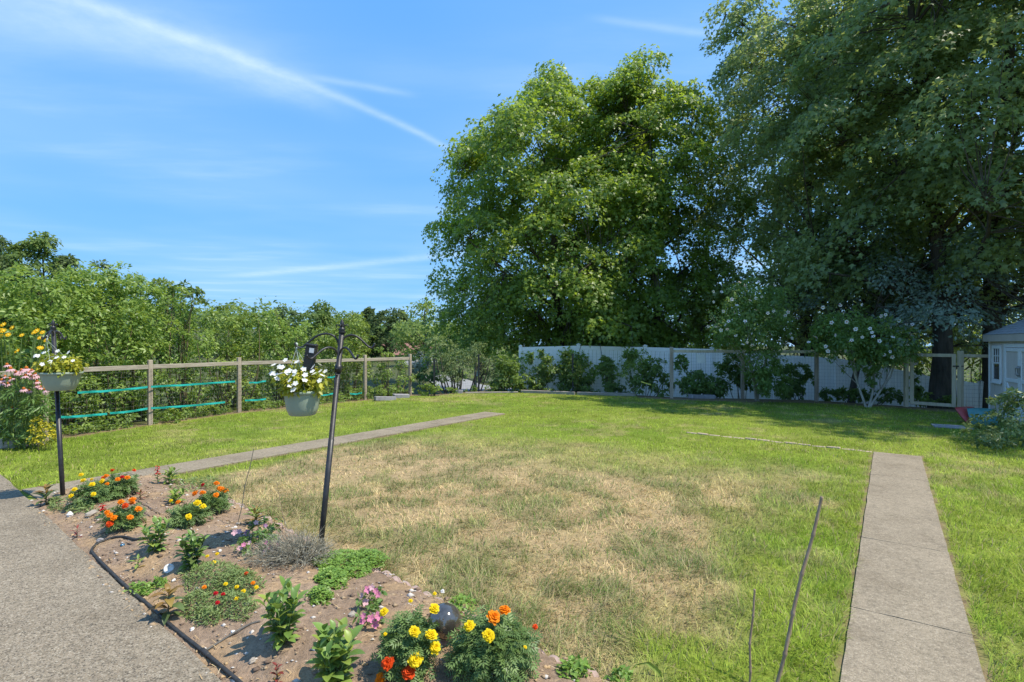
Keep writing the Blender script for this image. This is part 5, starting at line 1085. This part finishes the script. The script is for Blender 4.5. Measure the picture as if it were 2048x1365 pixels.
def spike(label, px, base_py, top_py, seed, n=14, w=.018, mat='p_crimson', leaves=True):
    rng = np.random.default_rng(seed); b = gb(px, base_py); Hh = (base_py-top_py)/F*b[1]; t = thing('red_salvia', label, 'flowers', b, group='red salvias'); mb = MB(); mb.tube([(0, 0, -.02), (0.004, 0, Hh)], .003, 5); link('stem', mesh_data('stem', mb), M['gstem'], t)
    pm = LEAFM.setdefault('floret', mesh_data('floret', blade_leaf(.042, .012, .3, .3, 3))); 
    if not pm.materials: pm.materials.append(M[mat])
    for k in range(n):
        u = .5+.5*k/n; a = k*2.4; d = np.array([math.cos(a), math.sin(a), .55]); link('floret', pm, parent=t, mw=frame((0, 0, Hh*u), np.array([math.cos(a)*.3, math.sin(a)*.3, 1]), a, 1.25-.5*u)@Matrix.Rotation(-.5, 4, 'X'))
    if leaves:
        ld = leafdata('salv', 'broad', .06, .014)
        for k in range(8): a = k*2.4; link('leaf', ld, parent=t, mw=Matrix.Translation((0, 0, Hh*.08+Hh*.05*k))@Matrix.Rotation(a, 4, 'Z')@Matrix.Rotation(.3, 4, 'X'))
spike('bright red salvia spike standing before the concrete walk', 315, 968, 930, 231, 18)
spike('dark red salvia left of the orange marigold above the hose', 205, 1034, 1008, 232, 14)

def mat_plant(name, label, cat, blobs_px, leaf, n, mat, tmpl, seed, up=1.0, hz=.05, jit=.5, group=None):
    """low mats: (px, py, rx_px, ry_px) ellipses on the soil"""
    rng = np.random.default_rng(seed); pts = []
    for px, py, rx, ry in blobs_px:
        k = int(n*rx*ry/sum(b[2]*b[3] for b in blobs_px)); a = rng.uniform(0, 6.28, k); r = np.sqrt(rng.random(k))*(1+.12*np.sin(5*a+seed))
        for q in range(k):
            p = gb(px+rx*r[q]*math.cos(a[q]), py+ry*r[q]*math.sin(a[q])); pts.append([p[0], p[1], p[2]+hz*(1-r[q]**2)*rng.uniform(.3, 1)+.004])
    pts = np.array(pts); b = gb(blobs_px[0][0], blobs_px[0][1]); t = thing(name, label, cat, b, group=group); k = len(pts)
    nr = np.array([0, 0, up])+rng.normal(0, jit, (k, 3)); tp = rng.normal(0, 1, (k, 3))+np.array([0, 0, .5 if tmpl is NEEDLE or tmpl is NARROW else .1])
    link('foliage', leaf_mesh('foliage', pts-b, nr, tp, leaf*rng.uniform(.6, 1.3, k), np.clip(.5+rng.normal(0, .28, k), 0, 1), tmpl), M[mat], t); return t, b
def heads(t, b, L, kind, sc, h=.05, name='flower_head'):
    for px, py, k in L: p = gb(px, py+2); link(name, POM[k], parent=t, mw=frame(p-b+np.array([0, 0, h]), (random.uniform(-.3, .3), -.4, 1), random.uniform(0, 6), sc))
t, b = mat_plant('moss_rose', 'spreading moss rose mat with tiny yellow and red blooms', 'flowers', [(430, 1160, 72, 34), (395, 1215, 34, 30), (470, 1215, 44, 28), (480, 1170, 50, 28), (415, 1240, 28, 14)], .03, 5200, 'moss', NARROW, 241, hz=.07)
heads(t, b, zA([(1212, 662, 'y'), (1270, 648, 'y'), (1252, 698, 'y'), (1385, 848, 'y'), (1425, 873, 'y'), (1320, 830, 'y'), (1385, 918, 'y'), (1195, 848, 'o'), (1480, 823, 'o'), (1118, 678, 'c'), (1440, 766, 'r'), (1262, 885, 'c'), (1305, 892, 'c'), (1272, 942, 'c'), (1155, 655, 'o'), (1500, 850, 'y')]), 'y', .55, .055)
mat_plant('clover_patch', 'bright green clover patch at the foot of the leaning hook', 'groundcover', [(690, 1130, 62, 28), (735, 1120, 40, 18), (665, 1160, 34, 22), (640, 1195, 26, 14)], .040, 1900, 'clover', TREFOIL, 242, 1.2, .06, .35)
mat_plant('weed_patch', 'thin green weeds beside the hose near the copper plant', 'weeds', [(280, 1182, 24, 12), (318, 1172, 18, 10)], .028, 420, 'clover', OVAL, 243, .9, .05)
mat_plant('weed_patch', 'low green weeds in front of the yellow marigold by the left pole', 'weeds', [(160, 1020, 34, 9), (110, 1010, 14, 14)], .05, 420, 'moss', NARROW, 244, .8, .05)
mat_plant('weed_patch', 'sparse weeds on the edging stones at the bottom right of the bed', 'weeds', [(1150, 1345, 34, 16), (925, 1215, 26, 18), (1240, 1360, 22, 10)], .034, 460, 'clover', OVAL, 245, .9, .06)
mat_plant('weed_patch', 'grey-green weeds between the marigolds and the walk', 'weeds', [(375, 972, 40, 12), (410, 965, 30, 10)], .05, 460, 'moss', NARROW, 246, .8, .06)
def lavender():
    rng = np.random.default_rng(251); b = gb(600, 1125); t = thing('lavender_bush', 'grey wispy lavender clump leaning against the iron pole', 'plant', b); n = 620; mb = MB(); a = rng.uniform(0, 6.28, n); r = rng.random(n)**.6
    tip = np.stack([np.cos(a)*r*.36-.06, np.sin(a)*r*.26, .05+.20*(1-r*r)*rng.uniform(.35, 1.0, n)+.05*rng.random(n)**3], 1); tip *= np.where(rng.random(n) < .06, 1.35, 1)[:, None]; s0 = np.stack([np.cos(a)*r*.06, np.sin(a)*r*.05, np.zeros(n)], 1)
    for i in range(150): mb.tube([s0[i], s0[i]*.4+tip[i]*.6+[0, 0, .02], tip[i]], [.0022, .0018, .001], 4, False)
    link('stems', mesh_data('stems', mb), M['lavender'], t)
    k = 9; u = rng.uniform(.45, 1, (n, k)); pos = (s0[:, None]*(1-u[..., None])+tip[:, None]*u[..., None]).reshape(-1, 3)+rng.normal(0, .008, (n*k, 3)); d = np.repeat(tip-s0, k, 0)
    link('foliage', leaf_mesh('foliage', pos, rng.normal(0, 1, (n*k, 3)), d+rng.normal(0, .08, (n*k, 3)), rng.uniform(.02, .042, n*k), np.clip(.5+rng.normal(0, .3, n*k), 0, 1), NEEDLE), M['lavender'], t)
lavender()
def petunia(label, px, py, w, h, fl, mat, seed):
    Y = gb(px, py)[1]; t = blob_plant('petunia', label, 'flowers', [(px, py-h*.45, w/2, h/2, Y, w/2/F*Y)], .035, 700, 'cone_leaf', seed=seed, stems=5, stemr=.003, stemmat='gstem', base=gb(px, py), per=12)
    l = np.array(t.location)
    for fx, fy, m_ in fl:
        key = 'pet_'+m_; 
        if key not in LEAFM: LEAFM[key] = mesh_data('blossom', flower5(.021, 5, .35, .42, .12)); LEAFM[key].materials.append(M[m_])
        p = Q(fx, fy, Y-w*.35/F*Y)-l; link('blossom', LEAFM[key], parent=t, mw=frame(p, (random.uniform(-.6, .6), -.8, .6), random.uniform(0, 6), random.uniform(.8, 1.15)))
petunia('pale pink petunias left of the lavender', 510, 1104, 84, 40, [(488, 1090, 'p_pink'), (480, 1097, 'p_palepink'), (500, 1086, 'p_palepink'), (534, 1086, 'p_pink'), (540, 1096, 'p_pink'), (548, 1102, 'p_palepink'), (556, 1092, 'p_pink'), (470, 1066, 'p_palepink'), (530, 1104, 'p_palepink')], 0, 261)
petunia('mauve petunia under the copper rosette', 525, 1076, 70, 40, [(531, 1052, 'p_purple'), (494, 1066, 'p_purple'), (478, 1064, 'p_palepink'), (512, 1046, 'p_palepink')], 0, 262)
petunia('pink petunia tuft on bare soil right of the big leafy plant', 742, 1212, 46, 44, [(735, 1180, 'p_pink'), (752, 1182, 'p_pink'), (744, 1176, 'p_palepink'), (757, 1190, 'p_pink'), (724, 1192, 'p_palepink'), (730, 1205, 'p_palepink')], 0, 263)
petunia('bright pink petunia beside the large yellow marigold', 745, 1252, 56, 40, [(728, 1232, 'p_pink'), (725, 1243, 'p_pink'), (750, 1250, 'p_pink'), (757, 1233, 'p_pink'), (742, 1238, 'p_pink'), (770, 1224, 'p_palepink')], 0, 264)

# mirror ball on a short neck
def ball():
    b = gb(889, 1283); r = 34/F*b[1]; t = thing('gazing_ball', 'dark mirrored glass garden ball behind the marigolds', 'garden ball', b); mb = MB()
    prof = [(r*.28, -.01), (r*.26, .02)]+[(r*math.sin(a), .02+r*.96-r*math.cos(a)) for a in np.linspace(.28, math.pi-.02, 22)]; mb.lathe(prof, n=40); link('globe', mesh_data('globe', mb, True), M['ball'], t)
    mb = MB(); mb.lathe([(r*.5, -.02), (r*.48, .012), (r*.34, .022), (r*.3, .03)], n=24); link('collar', mesh_data('collar', mb, True), M['edging'], t)
ball()
# hose
def poly(pts, z=.012, sub=6):
    w = np.array([gb(*p) if inpoly(P(*p)[:1], P(*p)[1:2], bed_poly)[0] else P(p[0], p[1], .02) for p in pts]); w[:, 2] += z; n = len(w); u = np.linspace(0, n-1, (n-1)*sub+1); o = []
    for q in u:
        i = min(int(q), n-2); f = q-i; p0, p1, p2, p3 = w[max(i-1, 0)], w[i], w[i+1], w[min(i+2, n-1)]; o.append(.5*((2*p1)+(-p0+p2)*f+(2*p0-5*p1+4*p2-p3)*f*f+(-p0+3*p1-3*p2+p3)*f**3))
    return np.array(o)
t = thing('irrigation_hose', 'black irrigation hose running along the patio edge of the bed', 'hose', gb(300, 1210)); mb = MB(); mb.tube(poly([(300, 1078), (272, 1082), (250, 1077), (228, 1078), (200, 1088), (185, 1100), (188, 1112), (225, 1150), (262, 1185), (300, 1216), (350, 1262), (410, 1310), (472, 1363), (540, 1425)]), .0105, 9); part(t, 'main_hose', mb, M['hose'], True)
mb = MB(); mb.tube(poly([(411, 1305), (440, 1287), (470, 1268), (500, 1252), (520, 1246)], .009), .0062, 8); part(t, 'feeder_pipe', mb, M['hoselight'], True)
mb = MB(); q = poly([(405, 1305), (417, 1316)], .012); mb.tube(q, .014, 9); part(t, 'tee_joint', mb, M['hose'], True)
for lab, pts in (('pale dry stick lying across the soil behind the orange marigold', [(248, 986), (285, 1008), (322, 1030)]), ('dark dry stick lying beside the pale one', [(268, 1010), (285, 1022), (302, 1036)])):
    p = poly(pts, .012, 3); t = thing('dry_stick', lab, 'stick', p[0]); mb = MB(); mb.tube(p, np.linspace(.006, .004, len(p)), 6); part(t, 'twig', mb, M['bamboo'])
# stakes
def stake(label, a, b, r, name='bamboo_stake', nodes=4, mat='bamboo'):
    a = np.array(a); b = np.array(b); t = thing(name, label, 'stake', a); d = b-a; mb = MB(); k = nodes+1; pts = []; rad = []
    for i in range(k):
        u0 = i/k; u1 = (i+1)/k
        for u, q in ((u0+.004, 1.28), (u0+.014, 1.0), (u1-.014, .95), (u1-.004, 1.2)): pts.append(a+d*u+[.006*math.sin(9*u), 0, 0]); rad.append(r*q*(1-.15*u))
    mb.tube([a-d*.12]+pts, [r]+rad, 8); part(t, 'cane', mb, M[mat], True)
sa = P(1548, 1390); stake('tall leaning bamboo stake at the lower right of the lawn', sa, Q(1643, 992, sa[1]+.08), .009)
sa = P(1496, 1400); stake('short thin bamboo stake left of the tall one', sa, Q(1508, 1178, sa[1]+.05), .006, nodes=3)
sa = gb(475, 1050); stake('thin grey stick standing at the bed edge', sa, Q(507, 897, sa[1]), .004, 'garden_stick', 3, 'lavender')
sa = gb(572, 1062); stake('wispy dry flower stalk rising from the lavender', sa, Q(553, 965, sa[1]), .0028, 'dry_stalk', 2, 'bamboo')
# scalloped edging stones
def edging():
    t = thing('bed_edging', 'row of scalloped pinkish concrete edging stones between bed and dry lawn', 'edging', P(860, 1196)); l = np.array(t.location)
    far = np.array([P(*p)[:2] for p in bed_far_px[3:]]); seg = np.linalg.norm(np.diff(far, axis=0), axis=1); cum = np.concatenate([[0], np.cumsum(seg)]); W_ = .105
    mb = MB(); n = 10; vs = []
    for y in (-.026, .026):
        vs += [(-W_/2, y, -.08), (W_/2, y, -.08)]+[(W_/2*math.cos(a), y*(1 if 0 < i < n else .8), .022+.045*math.sin(a)) for i, a in enumerate(np.linspace(0, math.pi, n+1))]
    m_ = n+3; fs = [tuple(range(m_)), tuple(range(2*m_-1, m_-1, -1))]+[(i, i+m_, (i+1) % m_+m_, (i+1) % m_) for i in range(m_)]; mb.add(vs, [f[::-1] for f in fs]); me = mesh_data('edging_stone', mb); me.materials.append(M['edging'])
    s_ = .0
    while s_ < cum[-1]:
        x = np.interp(s_, cum, far[:, 0]); y = np.interp(s_, cum, far[:, 1]); x2 = np.interp(s_+.05, cum, far[:, 0]); y2 = np.interp(s_+.05, cum, far[:, 1]); a = math.atan2(y2-y, x2-x); dz = random.uniform(-.045, -.008)
        o = link('edging_stone', me, parent=t); o.location = (x-l[0], y-l[1]-.02, dz); o.rotation_euler = (random.uniform(-.14, .14), random.uniform(-.07, .07), a+random.uniform(-.09, .09)); s_ += W_+.004
edging()
# stones
def rock(label, px, py, size, mat, seed, name='garden_stone', flat=.65, group=None, bedp=True):
    rng = np.random.default_rng(seed); p = gb(px, py) if bedp else P(px, py); mb = MB(); n = 10; m_ = 7; vs = [(0, 0, -1)]; fs = []
    for i in range(1, m_):
        th = math.pi*i/m_
        for k in range(n): a = 2*math.pi*k/n; vs.append((math.sin(th)*math.cos(a), math.sin(th)*math.sin(a), -math.cos(th)))
    vs.append((0, 0, 1)); vs = np.array(vs); ph = rng.uniform(0, 6, 6); w = 1+.16*np.sin(3*vs[:, 0]+ph[0])+.14*np.sin(4*vs[:, 1]+ph[1])+.12*np.sin(5*vs[:, 2]+3*vs[:, 0]+ph[2])+rng.normal(0, .04, len(vs)); vs = vs*w[:, None]*np.array([1, .75, flat])*size/2
    for k in range(n): fs.append((0, 1+(k+1) % n, 1+k)); fs.append((len(vs)-1, 1+(m_-2)*n+k, 1+(m_-2)*n+(k+1) % n))
    for i in range(m_-2):
        for k in range(n): a = 1+i*n+k; b = 1+i*n+(k+1) % n; fs.append((a, b, b+n, a+n))
    mb.add(vs, fs); o = link(name, mesh_data(name, mb), M[mat], loc=p+[0, 0, size*flat*.22]); o.rotation_euler = (0, 0, rng.uniform(0, 6)); return tag(o, label, 'stone', group)
rock('white stone lying in the bed left of the marigolds', 140, 1032, .075, 'whitestone', 301)
rock('tan stone below the left yellow marigold', 185, 1030, .10, 'stone', 302)
rock('small white stone by the bottom marigold plants', 885, 1185, .035, 'whitestone', 303)
rock('pinkish flat stone beside the bright pink petunia', 706, 1232, .05, 'stone', 304)
rock('small white stone under the feeder pipe', 466, 1266, .03, 'whitestone', 305)
rock('small pale stone between hose and leafy plant', 385, 1260, .03, 'whitestone', 306)
rock('grey stone touching the curled hose', 201, 1082, .05, 'block', 307)
rock('tiny white stone near the weeds by the hose', 348, 1162, .028, 'whitestone', 308)
rock('small white stone left of the petunias', 440, 1103, .03, 'whitestone', 309)
rock('small white stone near the grey stick', 470, 1056, .03, 'whitestone', 310)
rock('flat tan stone at the bottom of the bed', 505, 1325, .04, 'stone', 311)
rock('pinkish border stone at the left edge under the coneflowers', 18, 897, .34, 'stone', 312, 'border_stone', .6, bedp=False)
rock('long flat pale border stone under the coneflowers', 66, 893, .36, 'stone', 313, 'border_stone', .35, bedp=False)
p = gb(338, 1142); mb = MB(); mb.lathe([(.030, 0), (.034, .004), (.033, .02), (.022, .024), (.02, .018), (.001, .018)], n=20); o = link('white_disc', mesh_data('white_disc', mb, True), M['bagwhite'], loc=p+[0, 0, .012]); o.rotation_euler = (1.0, .25, .4); tag(o, 'white plastic cap half buried under the leafy plant', 'cap')
p = gb(245, 1092); mb = MB(); mb.lathe([(.014, 0), (.017, .006), (.014, .014), (.001, .018)], n=12); o = link('blue_bead', mesh_data('blue_bead', mb, True), mat_noise('blue_glass', (.02, .10, .2), (.04, .16, .26), 8, .15, 0, 1, .6), loc=p); tag(o, 'dark blue glass bead on the soil inside the hose bend', 'bead')
# strap leaf at the bottom edge
t = thing('strap_leaf', 'single arching light green blade at the bottom edge of the lawn', 'plant', P(1258, 1385)); mb = MB(); pts = [P(1258, 1385), Q(1258, 1350, 2.72), Q(1272, 1330, 2.74), Q(1296, 1326, 2.74), Q(1318, 1345, 2.72), Q(1336, 1380, 2.70)]; vs = []
for i, p in enumerate(pts): w = [.006, .008, .009, .010, .011, .004][i]; vs += [p+[-w, 0, -w*.6], p+[0, .006, 0], p+[w, 0, w*.6]]
mb.add(vs, [f for i in range(5) for f in ((i*3, i*3+1, i*3+4, i*3+3), (i*3+1, i*3+2, i*3+5, i*3+4))]); part(t, 'blade', mb, M['broadY'], True)

# ------------------------------------------------------------------ coneflowers, false sunflower and sedum at the left edge
def coneflower_mesh():
    mb = MB(); n = 11
    for k in range(n): a = 2*math.pi*k/n; ca, sa = math.cos(a), math.sin(a); tr = lambda x, y, z: (x*ca-y*sa, x*sa+y*ca, z); mb.add([tr(.012, -.006, 0), tr(.012, .006, 0), tr(.042, .011, -.018), tr(.042, -.011, -.018), tr(.055, 0, -.036)], [(0, 3, 2, 1), (3, 4, 2)])
    return mb
CF = mesh_data('blossom', coneflower_mesh()); CF.materials.append(M['p_palepink']); mb = MB(); mb.lathe([(.019, -.004), (.021, .006), (.017, .018), (.008, .027), (.001, .029)], n=12); CFC = mesh_data('cone', mb, True); CFC.materials.append(M['c_orange'])
def stalks(name, label, cat, base_px, Y, fl, head, centre, leafmat, seed, blobs, leaf=.09, dens=90, sc=1.0, tmpl=OVAL, cmesh=None, face=-.25):
    b = G(base_px, Y); t = blob_plant(name, label, cat, blobs, leaf, dens, leafmat, seed=seed, stems=0, base=b, per=16, tmpl=tmpl, up=.4); rng = np.random.default_rng(seed); mb = MB()
    for px, py in fl:
        p = Q(px, py, Y-.3*rng.random())-b; s0 = np.array([p[0]*.6+rng.normal(0, .06), p[1]*.5, 0]); mb.tube([s0, (s0+p)/2+rng.normal(0, .03, 3), p], .005, 5)
        o = link('blossom', head, parent=t, mw=frame(p, (rng.normal(0, .25), face+rng.normal(0, .2), 1), rng.uniform(0, 6), sc*rng.uniform(.85, 1.15)))
        if cmesh: link('cone', cmesh, parent=o)
    link('stems', mesh_data('stems', mb), M['gstem'], t)
stalks('coneflower_clump', 'tall clump of pale pink coneflowers at the left edge', 'flowers', 45, 8.7, zz5([(80, 625), (120, 670), (180, 710), (250, 690), (300, 665), (330, 715), (365, 690), (400, 730), (440, 750), (290, 750), (60, 760), (120, 785), (20, 800), (90, 840), (30, 835), (420, 815), (410, 860), (455, 880), (515, 910), (270, 900), (325, 920), (155, 930), (150, 1110), (225, 720), (375, 760)]), CF, None, 'cone_leaf', 321, [(45, 800, 50, 40, 8.7, .35), (50, 850, 52, 44, 8.65, .35), (20, 770, 26, 40, 8.8, .3), (80, 810, 26, 30, 8.6, .3)], .12, 80, 1.1, NARROW, CFC)
SF = mesh_data('blossom', flower5(.045, 9, .15, .2)); SF.materials.append(M['p_gold']); mb = MB(); mb.lathe([(.014, 0), (.015, .006), (.01, .012), (.001, .014)], n=10); SFC = mesh_data('cone', mb, True); SFC.materials.append(M['c_yellow'])
stalks('false_sunflower', 'tall golden yellow flowers rising behind the coneflowers', 'flowers', 35, 9.3, zz5([(140, 205), (95, 285), (40, 240), (10, 230), (10, 300), (250, 290), (400, 255), (485, 258), (455, 320), (530, 345), (460, 435), (90, 495), (40, 170), (195, 470), (420, 240), (385, 262)]), SF, None, 'cone_leaf', 322, [(40, 690, 46, 36, 9.3, .3), (20, 730, 40, 40, 9.3, .3), (70, 700, 26, 26, 9.3, .25)], .10, 34, 1.0, OVAL, SFC, -1.3)
blob_plant('golden_sedum', 'bright yellow low plant at the foot of the coneflowers', 'plant', [(90, 868, 22, 24, 8.45, .2), (76, 850, 12, 22, 8.5, .15)], .035, 420, 'gold', seed=323, stems=4, stemr=.004, per=14)
q = P(3, 886); mb = MB(); mb.tube([(0, 0, -.1), (0, 0, .98)], .016, 8); mb.lathe([(.018, .97), (.02, .98), (.012, 1.0), (.001, 1.01)], n=8); tag(link('garden_post', mesh_data('garden_post', mb), M['black'], loc=q), 'thin black metal post at the far left edge', 'post')

# ------------------------------------------------------------------ timbers, blocks and brick strip at the lawn's far side
def timber(label, a, b, h=.09, w=.10, mat='timber', name='landscape_timber', cat='timber', z=None):
    a = np.array(a); b = np.array(b); t = thing(name, label, cat, (a+b)/2); d = (b-a)/np.linalg.norm(b-a); mb = MB(); mb.beam(a+[0, 0, h/2-.01], b+[0, 0, h/2-.01], w, h, .014); part(t, 'timber', mb, M[mat])
timber('long grey timber at the foot of the white fence, left half', P(1042, 786), P(1150, 790), .11); timber('long grey timber at the foot of the white fence, right half', P(1154, 790), P(1272, 793), .11)
timber('thin pale timber left of the white fence', P(930, 787.5), P(1036, 786), .06)
for lab, px, py, sx, a in (('grey paving block leaning at the vine left of the second wooden post', 1395, 797, .55, .3), ('grey paving block beside the leaning one', 1418, 797, .35, -.2), ('grey block at the foot of the feathery shrub', 918, 787, .26, .1), ('dark grey stone strip at the far corner of the left fence', 770, 801, .62, .5), ('dark grey stone strip farther along the left fence corner', 802, 796, .5, .5)):
    p = P(px, py); mb = MB(); mb.box((0, 0, .05), (sx, .22, .13), None, .012); o = link('grey_block', mesh_data('grey_block', mb), M['block'], loc=p); o.rotation_euler = (random.uniform(-.1, .1), .06, a); tag(o, lab, 'block')
def brick_strip():
    t = thing('brick_edging', 'thin strip of sunken sandy bricks joining the right walk to the lawn', 'edging', P(1560, 886)); l = np.array(t.location); a0 = P(1372, 866); a1 = P(1745, 905); L = np.linalg.norm(a1-a0); d = (a1-a0)/L; n = int(L/.205); mb = MB(); mb.box((0, 0, 0), (.195, .075, .05), None, .008); me = mesh_data('brick', mb); me.materials.append(M['brick'])
    for k in range(n):
        p = a0+d*(k+.5)*L/n-l; o = link('brick', me, parent=t); o.location = (p[0], p[1], -.006+random.uniform(-.014, .010)); o.rotation_euler = (random.uniform(-.06, .06), random.uniform(-.05, .05), math.atan2(d[1], d[0])+random.uniform(-.04, .04))
brick_strip()
t = thing('yellow_stake', 'short yellow plastic rod sticking out of the dark vines', 'rod', Q(1282, 766, 16.6)); mb = MB(); mb.beam(Q(1282, 764, 16.5), Q(1302, 770, 16.5), .02, .03, .003); part(t, 'rod', mb, M['ytape'])

# ------------------------------------------------------------------ seen through the gap: house, drive, car, pole
def house():
    Y = 78; b = G(800, Y)+[0, 0, -1.7]; t = thing('distant_house', 'distant pale house with red-brown roof beyond the fence corner', 'house', b); w, d, h = 8, 7, 2.0
    mb = MB(); mb.box((0, 0, h/2-.5), (w, d, h+1)); link('wall', mesh_data('wall', mb), M['stucco'], t)
    mb = MB(); e = .5; mb.add([(-w/2-e, -d/2-e, h), (w/2+e, -d/2-e, h), (w/2+e, d/2+e, h), (-w/2-e, d/2+e, h), (-w/2-e, 0, h+1.7), (w/2+e, 0, h+1.7)], [(0, 1, 5, 4), (2, 3, 4, 5), (0, 4, 3), (1, 2, 5), (0, 3, 2, 1)]); link('roof', mesh_data('roof', mb), M['roofbrown'], t)
    for x in (-1.5, .8, 2.6):
        mb = MB(); mb.box((x, -d/2-.03, 1.1), (1.1, .1, 1.1)); o = link('window', mesh_data('window', mb), M['white'], t); mb = MB(); mb.box((x, -d/2-.09, 1.1), (.9, .04, .9)); link('pane', mesh_data('pane', mb), M['glass'], o)
house()
def road():
    mb = MB(); pts = [(838, 60), (870, 50), (905, 42), (935, 36), (975, 31), (1040, 28)]; vs = []; fs = []
    for i, (px, Y) in enumerate(pts):
        for s_ in (-1, 1): x = (px-CX)/F*Y+s_*2.6; y = Y+s_*.8; vs.append((x, y, float(T(x, y))+.05))
        if i: b = i*2; fs.append((b-2, b-1, b+1, b))
    mb.add(vs, [f[::-1] for f in fs]); tag(link('road', mesh_data('road', mb), M['road']), kind='structure')
road()
def car():
    b = G(868, 52); t = thing('parked_car', 'distant silver car parked on the drive', 'car', b, .5); prof = [(-2.1, .3), (-2.1, .75), (-1.5, .85), (-.9, 1.35), (.7, 1.38), (1.4, .9), (2.1, .78), (2.15, .3)]; mb = MB(); n = len(prof)
    vs = [(x, y*(.8 if z > 1 else .88), z) for y in (-1, 1) for x, z in prof]; mb.add(vs, [tuple(range(n)), tuple(range(2*n-1, n-1, -1))]+[(i, i+n, (i+1) % n+n, (i+1) % n) for i in range(n)]); link('body', mesh_data('body', mb), M['carpaint'], t)
    mb = MB(); mb.add([(-1.35, -.86, .9), (1.25, -.86, .9), (.62, -.82, 1.3), (-.82, -.82, 1.3)], [(0, 1, 2, 3)]); link('window', mesh_data('window', mb), M['glass'], t)
    for x in (-1.35, 1.35):
        for y in (-.82, .82): mb = MB(); mb.tube([(x, y-.1, .32), (x, y+.1, .32)], .32, 14); link('wheel', mesh_data('wheel', mb), M['rubber'], t)
car()
b = G(951, 24); t = thing('utility_pole', 'short wooden pole with a white meter box seen through the fence gap', 'pole', b); mb = MB(); mb.tube([(0, 0, -.2), (0, 0, 2.1)], .06, 8); link('post', mesh_data('post', mb), M['wood'], t); zc = H-(746-HY)/F*24-b[2]
mb = MB(); mb.box((.12, -.1, zc), (.16, .1, .28), None, .01); link('meter_box', mesh_data('meter_box', mb), M['white'], t)
blob_plant('white_blossom_shrub', 'white blossoming shrub below the distant house', 'shrub', [(845, 722, 18, 16, 30, .8), (830, 735, 14, 14, 30, .8)], .22, 16, 'p_cream', seed=331, stems=6)
blob_plant('round_shrub', 'green shrub beneath the white blossoms beyond the fence corner', 'shrub', [(860, 745, 20, 16, 28, .8), (838, 752, 14, 10, 28, .7)], .2, 18, 'far', seed=332, stems=5)
